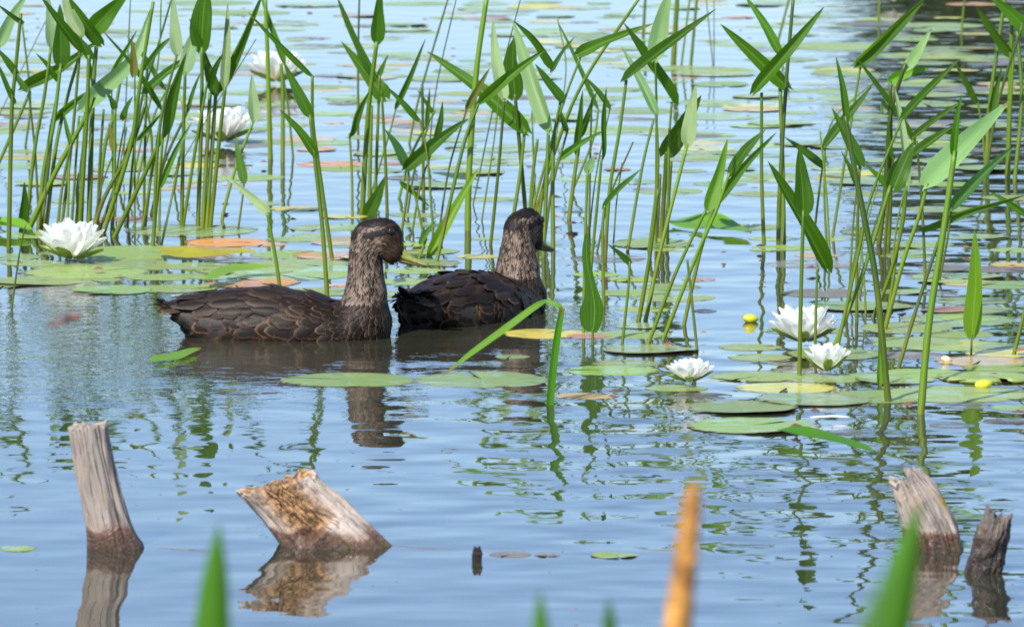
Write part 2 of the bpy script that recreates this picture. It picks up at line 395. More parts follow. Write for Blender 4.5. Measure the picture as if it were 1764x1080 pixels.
# --- far left clump
S([(15, 430), (20, 200), (26, 128), (36, 24)], 9, [(40, 40, -5, 8, 9, 'd'), (30, 127, -8, 80, 12, 'd'), (27, 177, -6, 105, 10, 'd')])
S([(-12, 400), (-2, 78)], 8, [(-3, 80, 50, -14, 20, 'p')])
S([(44, 252), (52, 170), (38, 40)], 5)
S([(-22, 250), (0, 196), (78, 38)], 2.4, tone='d')
S([(66, 392), (76, 290), (92, 216), (105, 110)], 9, [(105, 112, 103, 8, 26, 'd')])
S([(-30, 340), (0, 276), (52, 158)], 8, [(40, 155, 175, 68, 21, 'm', [(100, 122)])])
S([(153, 393), (160, 160), (166, 80)], 11, [(174, 76, 116, -8, 23, 'd'), (160, 52, 222, -12, 32, 'm')])
S([(137, 396), (150, 190), (153, 95)], 10, [(157, 102, 126, 55, 14, 'd'), (138, 88, 70, -6, 16, 'd')])
S([(46, 380), (60, 256), (76, 168), (88, 82)], 8, [(88, 82, 82, -12, 19, 'p')])
S([(106, 392), (124, 240), (140, 62)], 7, [(140, 62, 106, -12, 24, 'p')])
S([(139, 394), (143, 290), (148, 192)], 10, [(140, 190, 263, 8, 30, 'p', [(182, 150), (232, 97)])])
S([(72, 390), (84, 280), (92, 206)], 8, [(90, 206, 166, 150, 14, 'd')], tone='d')
S([(80, 390), (96, 256), (116, 168), (135, 102)], 8)
S([(50, 395), (92, 304), (144, 208), (162, 168)], 11, tone='b')
S([(39, 393)], 0, [(39, 394, 42, 314, 16, 'd')])
S([(116, 399), (120, 256)], 6, tone='b'); S([(123, 393), (136, 200)], 6); S([(132, 372)], 0, [(132, 372, 135, 294, 8, 'd')])
S([(168, 372), (180, 256), (196, 200), (208, 136)], 8)
S([(193, 401), (197, 288), (198, 188)], 8, [(198, 188, 184, 160, 10, 'd')])
S([(178, 402), (224, 256), (236, 180), (248, 100), (264, 4)], 9)
S([(160, 401), (180, 340), (225, 256), (252, 176)], 9, tone='d')
S([(172, 396), (205, 300), (228, 228)], 6, [(210, 206, 229, 166, 10, 'd')], tone='d')
S([(197, 409), (270, 256), (300, 190)], 10, [(236, 240, 278, 196, 9, 'd')])
S([(212, 300), (218, 150), (225, -6)], 3, tone='d')
S([(232, 330), (262, 210), (286, 156)], 5, [(286, 154, 218, 62, 10, 'd')])
S([(245, 395), (268, 260), (279, 190)], 6, [(279, 191, 177, 54, 9, 'd')])
S([(205, 330), (244, 172), (266, 100), (297, -6)], 5, tone='d')
S([(222, 345), (246, 230), (272, 110), (278, -6)], 4)
S([(250, 392), (262, 260), (250, 165)], 6, [(247, 162, 343, 86, 15, 'd')])
S([(264, 425), (270, 280), (280, 192), (305, 94)], 7, [(305, 95, 298, -8, 20, 'p')])
S([(341, 391), (347, 200), (348, 82)], 9, [(347, 84, 358, -34, 36, 'd'), (347, 82, 326, 32, 11, 'd')], label='upright stem with the broadest dark leaf, above the left duck\'s tail')
S([(313, 391), (316, 224), (319, 124)], 8, [(320, 124, 339, 42, 25, 'p')])
S([(262, 424), (274, 312), (281, 230)], 7, [(281, 232, 321, 92, 19, 'd')], tone='b')
S([(349, 393), (362, 160)], 10, [(372, 162, 349, 82, 19, 'd')])
S([(356, 393), (372, 158)], 10, [(374, 157, 452, -10, 17, 'd')])
S([(362, 393), (378, 240), (388, 150)], 9, [(386, 152, 392, 6, 16, 'p')])
S([(315, 391), (340, 236), (357, 142)], 7, [(360, 150, 384, 92, 12, 'd')])
S([(296, 308), (360, 200), (441, 68)], 2.6, tone='d')
S([(274, 400), (276, 322)], 6, [(276, 325, 331, 210, 11, 'm')])
S([(300, 330), (318, 222)], 5, [(320, 222, 308, 152, 8, 'p')])
S([(278, 423), (296, 340), (309, 270)], 5, tone='b')
S([(386, 395), (384, 370), (408, 284), (437, 208)], 7, [(438, 208, 434, 130, 19, 'p')], tone='b')
S([(410, 397), (418, 340), (421, 312)], 4.5, [(421, 314, 406, 234, 15, 'm')], tone='d')
S([(482, 496), (474, 440), (460, 366)], 8, [(462, 366, 383, 298, 17, 'p', [(438, 344)])], tone='b', label='single stem with a pale leaf snapped back to the left, behind the left duck\'s back')
S([(466, 275), (462, 130), (457, -6)], 10, tone='b')
S([(487, 279), (487, 160), (484, 110)], 9, [(489, 110, 449, -8, 12, 'm')])
S([(505, 273), (497, 190), (489, 138)], 5)
S([(572, 446), (551, 300), (539, 210), (538, 131)], 8, [(539, 132, 428, 22, 10, 'd')])
S([(564, 517), (556, 400), (544, 290), (534, 198)], 9, [(535, 200, 488, 106, 19, 'd'), (546, 269, 480, 188, 16, 'm')])
S([(617, 226), (617, 100), (619, -6)], 5, tone='d')
# --- clump behind the left duck's head
S([(624, 367), (634, 200), (649, 72)], 11, [(650, 72, 656, -22, 22, 'd')])
S([(636, 354), (640, 182)], 9, [(664, 168, 588, 72, 29, 'm', [(640, 138)]), (650, 136, 579, -8, 15, 'd')], label='thick stem with a blunt bright leaf folded left, above the left duck\'s head')
S([(646, 350), (650, 240), (654, 130)], 7, [(652, 134, 669, 95, 8, 'd')])
S([(607, 374), (606, 300), (602, 230)], 6, [(602, 232, 636, 158, 13, 'd')])
S([(667, 368), (664, 280), (658, 168)], 7, [(660, 170, 668, 150, 8, 'd')])
S([(632, 372)], 0, [(632, 375, 664, 304, 22, 'd')])
S([(746, 400), (736, 270), (723, 206)], 5, [(724, 208, 661, 145, 11, 'd')])
S([(692, 397), (702, 330), (704, 290)], 6, [(699, 292, 807, 205, 22, 'd'), (699, 286, 663, 223, 16, 'u')], label='stem with two spread dark leaves like wings between the duck heads')
S([(640, 332), (668, 240), (682, 188)], 4, [(682, 188, 733, 68, 10, 'd')])
S([(705, 247), (724, 160), (773, -6)], 5, tone='d'); S([(738, 271), (752, 150), (787, -6)], 3, tone='d')
S([(728, 398), (712, 330), (690, 312)], 5, [(690, 314, 742, 358, 9, 'm')])
S([(806, 397), (808, 300), (820, 130), (839, -8)], 13, tone='b', label='thickest bright stem rising straight between the two duck heads')
S([(752, 452), (796, 260), (825, 176)], 8, [(826, 178, 940, 86, 19, 'm')])
S([(884, 375), (896, 300), (904, 224)], 8, [(908, 228, 736, 90, 29, 'm', [(830, 158)])])
S([(738, 442)], 0, [(738, 444, 826, 288, 18, 'b', [(790, 350)])], label='bright yellow green blade between the bill and the other duck')
S([(722, 445), (735, 410)], 6, [(724, 420, 752, 380, 10, 'm')])
S([(845, 422), (858, 300), (869, 170)], 7, [(868, 172, 849, 38, 22, 'p')], tone='d')
S([(906, 372), (896, 260), (887, 162)], 9, [(887, 164, 885, 66, 32, 'd')], tone='d')
S([(815, 352), (828, 290), (860, 140), (898, -6)], 3, tone='d')
S([(830, 380), (850, 250), (862, 150)], 3.5)
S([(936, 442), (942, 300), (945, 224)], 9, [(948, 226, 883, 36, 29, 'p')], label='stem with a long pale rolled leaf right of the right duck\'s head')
S([(953, 433), (952, 300), (955, 226)], 9, [(954, 116, 884, 36, 16, 'd', [(925, 72)])])
S([(925, 432), (935, 330), (966, 172)], 7, [(969, 174, 921, 110, 17, 'd'), (950, 124, 991, 63, 8, 'd')])
S([(922, 362), (917, 212)], 5, [(919, 213, 918, 166, 9, 'p')]); S([(912, 380), (918, 300), (926, 240)], 8)
S([(900, 425), (962, 204), (1001, 96)], 6, [(994, 95, 1128, 40, 20, 'm', [(1040, 74)])])
S([(915, 392), (960, 248), (1008, 136), (1105, -8)], 8, tone='b')
S([(985, 332), (1022, 240), (1031, 188)], 5, [(1031, 190, 960, 36, 8, 'm')])
S([(980, 378), (990, 300), (998, 248)], 9, [(994, 266, 1004, 156, 12, 'd'), (1000, 236, 1029, 156, 11, 'd')])
S([(915, 397), (945, 315), (963, 275)], 6, [(963, 276, 1041, 226, 12, 'm')])
S([(1005, 573), (1008, 420), (1012, 292)], 7, [(1012, 297, 1023, 268, 16, 'p')], tone='b')
S([(1015, 492), (1024, 400), (1037, 268)], 7, [(1037, 272, 1045, 150, 10, 'd')])
S([(1042, 452), (1050, 330), (1068, 220), (1079, 138)], 8, [(1075, 140, 1234, 16, 19, 'd')])
S([(1040, 527), (1038, 400), (1042, 354)], 7, [(1041, 359, 1106, 290, 11, 'd')])
S([(1081, 434), (1106, 290), (1126, 206)], 6.5)
S([(1118, 432), (1133, 300), (1130, 196)], 7, [(1131, 198, 1071, 80, 17, 'p')])
S([(1150, 422), (1152, 260), (1157, 176)], 6, [(1160, 178, 1073, 38, 21, 'd')])
S([(1130, 420), (1131, 220), (1129, 100)], 6, [(1128, 103, 1156, -22, 30, 'p')])
S([(1131, 413), (1137, 300)], 9, tone='d'); S([(1139, 415), (1146, 300), (1148, 262)], 10, [(1145, 266, 1208, 164, 32, 'd')], tone='d'); S([(1147, 411), (1156, 278)], 9, tone='d')
S([(1112, 552), (1138, 430), (1184, 248)], 9, [(1184, 250, 1199, 146, 24, 'p')], tone='b')
S([(1100, 554), (1118, 450), (1134, 326)], 9)
S([(1116, 594), (1164, 470), (1217, 360)], 8, [(1219, 362, 1253, 240, 21, 'b')], tone='b')
S([(1142, 586), (1200, 440), (1235, 360), (1257, 298)], 8, [(1258, 300, 1320, 222, 19, 'd')], tone='b')
S([(1178, 561), (1205, 440), (1232, 350)], 8, [(1232, 352, 1338, 228, 14, 'd')])
S([(1201, 604), (1190, 500), (1184, 448)], 6, tone='d', label='short dark stem standing right above the small lily flower')
S([(1021, 594), (1021, 566)], 6, [(1022, 572, 1012, 394, 34, 'd', [(1024, 522), (1011, 450)], 'spoon')], tone='d', label='short stem with one large upright dark leaf right of the right duck')
S([(1072, 592), (1082, 500), (1085, 450)], 6, [(1086, 453, 1048, 421, 10, 'd')], tone='b')
# --- right clumps
S([(1316, 422), (1312, 300), (1312, 160)], 8, [(1298, 160, 1420, 12, 23, 'm')])
S([(1350, 417), (1348, 280), (1344, 152)], 10, [(1358, 152, 1241, 42, 25, 'm'), (1344, 94, 1281, -10, 16, 'm')])
S([(1341, 420), (1343, 330), (1354, 150), (1367, -8)], 9, tone='d')
S([(1338, 80), (1361, -8)], 6)
S([(1377, 647), (1380, 500), (1384, 362)], 9, [(1385, 366, 1376, 254, 31, 'd')], label='straight stem with a broad upright leaf crossing the yellow-centred lily')
S([(1402, 406), (1410, 340), (1417, 286)], 5, [(1418, 288, 1351, 236, 14, 'd')])
S([(1424, 421), (1420, 340), (1421, 252)], 5, [(1420, 254, 1504, 146, 16, 'd')])
S([(1404, 604), (1406, 520), (1408, 460)], 6, [(1424, 462, 1322, 278, 29, 'd')], label='stem with a long dark leaf slanting up left, behind the yellow-centred lily')
S([(1530, 692), (1510, 490), (1490, 380), (1470, 280), (1456, 200)], 13, [(1458, 214, 1440, 98, 12, 'd')], tone='d', name='reed', label='tall dark reed leaning left, standing right of the green-sepalled lily')
S([(1476, 555), (1476, 430), (1481, 284)], 7, [(1484, 286, 1433, 186, 20, 'd')])
S([(1434, 410), (1464, 224), (1484, 106)], 6, [(1474, 110, 1598, -6, 23, 'd')])
S([(1514, 421), (1524, 340), (1534, 200), (1560, 110)], 10, [(1562, 120, 1605, 50, 18, 'p'), (1576, 250, 1467, 90, 12, 'd')], tone='d')
S([(1530, 421), (1534, 330), (1534, 140)], 10, [(1532, 140, 1602, 118, 18, 'b'), (1522, 192, 1539, 146, 18, 'p')], tone='d')
S([(1436, 600), (1490, 460), (1534, 320)], 9, [(1540, 324, 1574, 246, 34, 'd')], tone='b')
S([(1442, 602), (1480, 430), (1500, 340), (1554, 204)], 7, [(1553, 206, 1654, 102, 15, 'd')])
S([(1504, 548), (1534, 470), (1556, 380), (1561, 322)], 8, [(1562, 327, 1540, 146, 15, 'p')])
S([(1528, 550), (1546, 430), (1574, 236)], 7, [(1572, 238, 1658, 174, 12, 'd'), (1572, 270, 1646, 216, 14, 'd')])
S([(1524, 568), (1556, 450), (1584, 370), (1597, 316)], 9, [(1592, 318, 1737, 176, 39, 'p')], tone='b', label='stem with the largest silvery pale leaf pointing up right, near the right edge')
S([(1586, 713), (1600, 560), (1625, 400), (1645, 260)], 15, [(1644, 268, 1657, 164, 13, 'm')], tone='b', name='reed', label='tallest bright reed blade standing in front at the right')
S([(1548, 633), (1576, 540), (1612, 430), (1641, 356)], 8, [(1640, 360, 1748, 252, 20, 'u')], tone='d')
S([(1618, 484), (1634, 400), (1638, 340)], 5, [(1584, 393, 1768, 336, 15, 'd', [(1660, 366)])], tone='d')
S([(1673, 613), (1674, 575)], 5, [(1674, 578, 1679, 396, 30, 'b')], tone='d', label='short stem with one light green upright leaf above the tan pad')
S([(1746, 613), (1764, 540), (1778, 470)], 8); S([(1770, 480), (1772, 372)], 6, [(1768, 372, 1704, 330, 11, 'm')])
S([(1700, 302), (1704, 190), (1722, 60), (1733, -8)], 9, [(1706, 198, 1726, 116, 12, 'd')])
S([(1736, 302), (1740, 160), (1744, 20)], 11, [(1742, 96, 1681, 12, 17, 'd')], tone='b')
S([(1748, 312), (1760, 170), (1752, 50)], 9, [(1778, 58, 1702, -10, 23, 'm')])
S([(1160, 109), (1167, -8)], 12); S([(1174, 111), (1189, -8)], 5); S([(1190, 113), (1201, -8)], 7)
S([(1228, 111), (1216, -6)], 2.6, tone='d'); S([(1230, 109), (1230, -6)], 2.2, tone='d')
S([(1515, 665)], 0, [(1515, 667, 1514, 566, 11, 'b')], label='yellow green blade at the foot of the tall dark reed')
S([(20, 532), (33, 440), (44, 388)], 4, tone='d', label='thin dark sedge stem in front of the far left lily')
S([(1108, 62), (1112, -8)], 7, tone='d')
S([(1656, 60), (1662, -8)], 5); S([(1513, 40), (1516, -8)], 6)
S([(900, 480), (905, 440), (922, 300)], 6, tone='d')
S([(958, 236), (975, 120), (960, 30)], 3); S([(1420, 260), (1440, 200), (1520, 130)], 4)

xr = random.Random(12)
for xa, xb, ya, yb, hh, n in ((60, 270, 360, 420, 250, 15), (905, 1060, 380, 440, 230, 5), (1400, 1600, 400, 560, 240, 9), (600, 760, 340, 400, 210, 5), (1690, 1764, 290, 330, 250, 3)):
    for q in range(n):
        bx = xr.uniform(xa, xb); by = xr.uniform(ya, yb); dx = xr.uniform(-20, 70); h_ = hh * xr.uniform(.5, 1.1)
        tx, ty = bx + dx, by - h_; lv = [(tx - 2, ty + 6, tx + xr.uniform(-50, 50), ty - xr.uniform(30, 75), xr.uniform(7, 13), xr.choice('ddmdx'))] if xr.random() < .55 else []
        S([(bx, by), (bx + dx * .35, by - h_ * .5), (tx, ty)], xr.uniform(3, 7), lv, tone=xr.choice('dmdb'))
# bent reed in front of the ducks
b0 = onwater(947, 697); rt = empty('bent_reed', b0); Yb = b0.y
o = leaf('stem', [at(946, 715, Yb), at(950, 650, Yb), at(958, 590, Yb), at(967, 533, Yb)], 14 * mpp(b0), .25, .35, rt, (.07, .22, .012), 'blade0' if False else 'spear', NS=16); localise(o, b0)
pts = [at(948, 700, Yb), at(954, 620, Yb), at(966, 534, Yb)]
o.data.clear_geometry(); bpy.data.objects.remove(o)
def strap(name, pts, widths, nrm, parent, col, base):
    V, F, UV = [], [], []; P = catmull(pts, 24); n = len(P)
    for i, p in enumerate(P):
        a = (P[min(i + 1, n - 1)] - P[max(i - 1, 0)]).normalized(); v = Vector(nrm); v = (v - a * v.dot(a)).normalized(); s = a.cross(v)
        u = i / (n - 1) * (len(widths) - 1); k = min(int(u), len(widths) - 2); wd = widths[k] + (widths[k + 1] - widths[k]) * (u - k)
        for q in (-1, -.5, 0, .5, 1):
            V.append(p + s * (q * wd / 2) + v * (abs(q) * wd * .16)); UV.append(((q + 1) / 2, i / (n - 1)))
    for i in range(n - 1):
        for k in range(4):
            b = i * 5 + k; F.append((b, b + 1, b + 6, b + 5))
    o = mesh_obj(name, V, F, LEAF, parent); set_uv(o, UV); o.color = (*col, 1); localise(o, base); return o
k = mpp(b0)
strap('stem', [at(945, 722, Yb), at(950, 660, Yb), at(958, 590, Yb), at(968, 531, Yb)], [13 * k, 14 * k, 13 * k, 10 * k], (.25, -1, .2), rt, (.045, .20, .008), b0)
strap('leaf', [at(968, 533, Yb), at(960, 526, Yb), at(940, 521, Yb), at(924, 528, Yb - .02), at(875, 564, Yb - .05), at(815, 607, Yb - .09), at(762, 648, Yb - .13)], [8 * k, 10 * k, 11 * k, 13 * k, 15 * k, 12 * k, 2 * k], (-.25, -1, .9), rt, (.12, .26, .03), b0)
tag(rt, 'bright green reed blade snapped over in front of the right duck', 'reed')

# floating blades and leaves
def floating(name, pts, wpx, col, label, z=.006, fold=.1):
    P = [onwater(x, y, z) for x, y in pts]; b = P[0].copy()
    o = leaf(name, P, wpx * mpp(b), 0, fold, None, col, 'mid', normal=Vector((0, -.25, 1)), NS=12)
    o.data.transform(Matrix.Translation(-b)); o.location = b; tag(o, label, 'floating leaf'); return o
floating('grass_blade', [(262, 624), (305, 612), (346, 599)], 40, (.16, .34, .02), 'small lime grass blade floating by the left duck\'s rear')
floating('fallen_leaf', [(1340, 741), (1420, 757), (1505, 776)], 46, (.045, .17, .012), 'dark green pointed leaf afloat at lower right, below the pads', .012, .35)
floating('fallen_leaf', [(1158, 379), (1215, 386), (1295, 402)], 90, (.14, .34, .012), 'bright green leaf lying flat on the water behind the leaning stems', .01)
floating('fallen_leaf', [(355, 482), (410, 462), (480, 458)], 40, (.2, .36, .03), 'thin lime leaf curved over the pads behind the left duck', .02)
floating('grass_blade', [(-20, 388), (20, 390), (56, 397)], 40, (.14, .33, .02), 'bright fallen stem at the left edge behind the big lily', .012, .6)
floating('fallen_leaf', [(275, 427), (330, 437), (440, 433)], 50, (.42, .36, .03), 'yellow strip leaf on the pads right of the far left lily', .016)
floating('fallen_leaf', [(745, 297), (790, 305), (830, 312)], 30, (.05, .08, .04), 'dull narrow leaf floating between the two duck heads, farther back', .008)

# ------------------------------------------------------------------ lily pads
PC = {'g': (.155, .225, .056), 'l': (.18, .26, .03), 'y': (.36, .32, .05), 'o': (.42, .17, .035), 'r': (.27, .125, .075), 'p': (.105, .085, .075), 'd': (.045, .035, .032), 't': (.34, .23, .07)}
PW = {'g': 'green', 'l': 'bright green', 'y': 'yellowing', 'o': 'orange', 'r': 'reddish', 'p': 'dull brown', 'd': 'dark sunken', 't': 'tan'}
pad_i = 0
def pad(px, py, wpx, kind='g', tilt=0.0, label=None, notch=None):
    global pad_i; pad_i += 1
    z = .0006 + (pad_i * 37 % 11) * .00014 - (.0003 if kind in 'pd' else 0)
    c = onwater(px, py, z); R = wpx / 2 * mpp(c)
    na = notch if notch is not None else random.uniform(0, 2 * math.pi); gap = random.uniform(.05, .2)
    NA, NR = 44, 5; V, F, UV = [], [], []; ph = random.random() * 9; el = random.uniform(.78, .98)
    upr = random.choice((0, 0, 0, 0, 0, 0, 0, .015, .03)) if kind not in 'dp' else 0; ua = random.uniform(0, 6.28)
    for i in range(NR + 1):
        for j in range(NA + 1):
            th = na + gap / 2 + (2 * math.pi - gap) * j / NA
            rr = i / NR; rad = R * rr * (1 + .025 * math.sin(3 * th + ph) + .018 * math.sin(7 * th + ph * 2))
            if j in (0, NA): rad *= 1.0
            zz = R * (.006 * math.sin(4 * th + ph) * rr ** 2 + upr * rr ** 5 * max(0, math.cos(th - ua)) * 3 - .012 * (1 - rr))
            zz += .004 * rr * mnoise.noise(Vector((th, ph, rr))) if rr > .5 else 0
            x, y = rad * math.cos(th), rad * el * math.sin(th)
            zz += -y * tilt
            V.append((x, y, max(zz * .5, -.0004) if rr < .9 or upr else -z * .8)); UV.append((th / 6.283, rr))
    for i in range(NR):
        for j in range(NA):
            b = i * (NA + 1) + j; F.append((b, b + 1, b + NA + 2, b + NA + 1))
    o = mesh_obj('lily_pad', V, F, PAD); set_uv(o, UV); o.location = c; o.color = (*jit(PC[kind], .2), 1)
    if tilt:
        s = o.modifiers.new('rim', 'SOLIDIFY'); s.thickness = .002
    if label: tag(o, label, 'lily pad', 'lily pads on the pond')
    else: PENDING.append((o, px, py, ('large ' if wpx > 170 else 'small ' if wpx < 60 else '') + PW[kind] + ' lily pad', 'pad'))
    return o
PADS = """360 5 150 g;420 22 160 g;200 57 60 p;60 105 130 g;240 115 130 g;340 95 60 g;40 185 80 y;45 201 80 p;330 186 90 p;210 200 150 g;140 250 80 t;235 258 90 r;260 286 120 g;
50 286 130 g;170 222 60 p;430 226 60 p;440 266 60 d;230 312 150 g;120 346 70 g;214 377 110 r;330 396 230 g;75 406 120 g;244 434 240 g;390 416 150 o;360 428 140 t;345 441 130 r;405 446 120 p;183 456 260 g;
55 452 110 g;150 468 220 g;60 484 170 g;195 499 140 g;90 502 160 p;300 497 150 g;406 489 120 r;420 466 170 g;370 477 90 g;513 359 100 y;593 373 80 y;458 350 60 g;593 390 100 g;587 411 60 g;455 420 80 o;500 438 140 l;
516 454 180 g;500 472 220 g;583 491 60 o;452 489 40 r;547 502 150 g;730 387 90 g;715 370 90 g;715 420 70 l;715 466 110 g;745 452 70 g;709 485 130 g;773 457 34 r;822 441 75 y;850 343 90 g;837 411 50 g;640 505 130 g;
617 27 90 r;532 66 80 p;700 52 90 g;532 9 120 g;715 6 130 g;510 43 80 g;532 81 120 g;700 93 100 g;837 33 90 r;760 136 120 g;745 139 60 p;785 178 60 p;620 172 120 g;593 178 60 p;745 191 130 g;648 200 90 r;
577 212 40 o;545 258 70 o;571 282 120 o;532 246 140 g;655 236 120 g;672 281 50 r;715 270 130 g;470 197 80 p;700 306 80 d;868 270 70 g;560 150 110 g;650 120 80 g;800 205 110 g;780 240 120 g;
926 13 110 y;1002 14 100 g;956 28 70 g;1002 39 60 p;1011 57 80 g;1271 30 60 r;1277 77 120 g;1312 8 90 g;1017 103 110 g;1185 117 140 g;1231 126 150 l;1179 135 60 r;1063 154 120 g;1033 169 110 g;1094 191 150 g;1222 176 150 g;
1240 201 140 g;1063 223 170 g;1150 226 100 g;1200 233 140 g;985 205 90 g;1063 291 50 r;1262 243 90 g;1216 270 100 g;1185 294 70 g;898 169 70 p;886 251 60 g;1120 118 110 g;900 120 90 g;880 60 80 g;
1345 4 120 g;1675 7 95 o;1497 41 110 p;1620 44 150 g;1436 80 200 g;1620 84 130 g;1604 96 190 l;1711 102 120 l;1345 102 130 g;1451 126 110 l;1589 145 140 g;1467 151 130 p;1680 154 150 p;1589 178 140 g;1345 213 120 l;1375 248 90 g;
1326 267 70 g;1497 313 150 g;1700 215 110 g;1480 200 120 g;1580 250 120 g;1700 290 120 g;1590 290 110 p;1440 290 90 g;
1308 333 110 g;987 365 45 d;941 420 60 g;1124 420 140 g;1155 429 80 l;1048 445 130 p;1320 429 60 l;1088 504 140 g;1155 493 110 g;1109 533 90 l;1204 481 60 r;1213 535 45 d;1088 576 140 g;1118 602 165 g;1010 578 80 r;1079 625 120 g;1292 597 110 g;1308 614 110 g;
1332 411 90 l;1350 426 110 l;1430 412 70 l;1680 408 120 g;1726 463 140 p;1400 455 160 p;1635 460 110 p;1620 475 110 g;1665 487 100 t;1726 490 130 g;1482 527 180 g;1558 503 80 g;1635 533 100 r;1650 551 200 g;1558 564 160 g;1580 588 180 g;1640 594 190 g;1735 597 120 g;
1307 647 165 g;1419 651 150 g;1540 653 140 g;1650 677 260 g;1519 682 190 g;1400 688 200 g;1212 682 100 d;1280 702 190 g;1292 732 220 g;1660 698 100 d;1640 732 80 d;1732 724 80 d;1455 744 70 d;1745 701 80 g;1165 667 110 g;
1440 610 170 g;1745 430 90 g;1620 360 120 g;1745 340 110 g;1400 330 70 g;1500 400 110 g;1560 440 90 g"""
for row in PADS.replace('\n', '').split(';'):
    x, y, wd, kd = row.split(); pad(float(x), float(y), float(wd), kd)
frnd = random.Random(21)
for x0, x1, y0, y1, n, pal in ((-10, 1770, 0, 130, 80, 'gggglgytp'), (-10, 1770, 110, 330, 90, 'ggglggytpg'), (-10, 450, 95, 335, 34, 'gglglyprgt'), (250, 760, 392, 505, 16, 'gggglyto'), (450, 900, 100, 300, 34, 'gglglygpt'), (700, 1320, 60, 300, 36, 'gglgylgp'), (480, 1000, 2, 96, 24, 'gglyptg'),
                               (1320, 1770, 20, 335, 34, 'gglglpgy'), (1380, 1770, 400, 660, 20, 'ggglgytp'), (-10, 240, 410, 505, 6, 'ggg'), (1010, 1330, 380, 640, 8, 'gglg')):
    for q in range(n):
        y = y0 + (y1 - y0) * (q + frnd.random()) / n; pad(frnd.uniform(x0, x1), y, frnd.uniform(55, 120) * (.75 + y / 1000), frnd.choice(pal))
pad(600, 653, 235, 'g', label='wide green pad floating alone just below the left duck\'s breast')
pad(830, 653, 230, 'g', label='dull wide pad crossed by the bent reed tip below the right duck')
pad(1010, 681, 112, 't', label='small pad with orange blotch right of the bent reed\'s foot')
pad(882, 613, 60, 'g', label='small pad floating under the bent reed\'s arch')
pad(940, 574, 150, 'y', label='orange yellow pad in front of the right duck\'s breast')
pad(1355, 667, 175, 'y', label='long yellow pad between the small lily and the green-sepalled lily')
pad(1690, 620, 160, 't', label='tan pad at the foot of the light upright leaf')
pad(1700, 650, 175, 'g', .16, label='thick pad with raised dark near edge at the right edge')
pad(30, 943, 64, 'l', label='small bright pad at the left edge beside the grey post')
pad(1058, 956, 84, 'l', label='small bright pad in the near water left of the tan spike')
pad(880, 954, 74, 'p', label='small brown sunken pad right of the dark nub'); pad(942, 954, 46, 'p', label='smallest brown leaf disc in the near water')

# the smallest far pads beyond the 290 largest become one loose carpet
bpy.context.view_layer.update()
pads = sorted([e for e in PENDING if e[4] == 'pad'], key=lambda e: -(e[0].dimensions.x / mpp(e[0].location)) ** 2 * (e[2] + 500))
V, F, UV, TI = [], [], [], []
for e in pads[275:]:
    o = e[0]; n = len(V); V += [tuple(o.location + v.co) for v in o.data.vertices]; F += [tuple(n + q for q in p.vertices) for p in o.data.polygons]
    uvd = {}
    for l in o.data.loops: uvd[l.vertex_index] = tuple(o.data.uv_layers[0].data[l.index].uv)
    UV += [uvd[q] for q in range(len(o.data.vertices))]; TI += [tuple(o.color)] * len(o.data.vertices)
    PENDING.remove(e); bpy.data.objects.remove(o)
o = mesh_obj('lily_pad_carpet', V, F, mat_pad(True)); set_uv(o, UV); set_attr(o.data, 'tint', 'FLOAT_COLOR', TI)
tag(o, 'thin scattering of the smallest green and yellow lily pads far back', 'lily pads', kind='stuff')

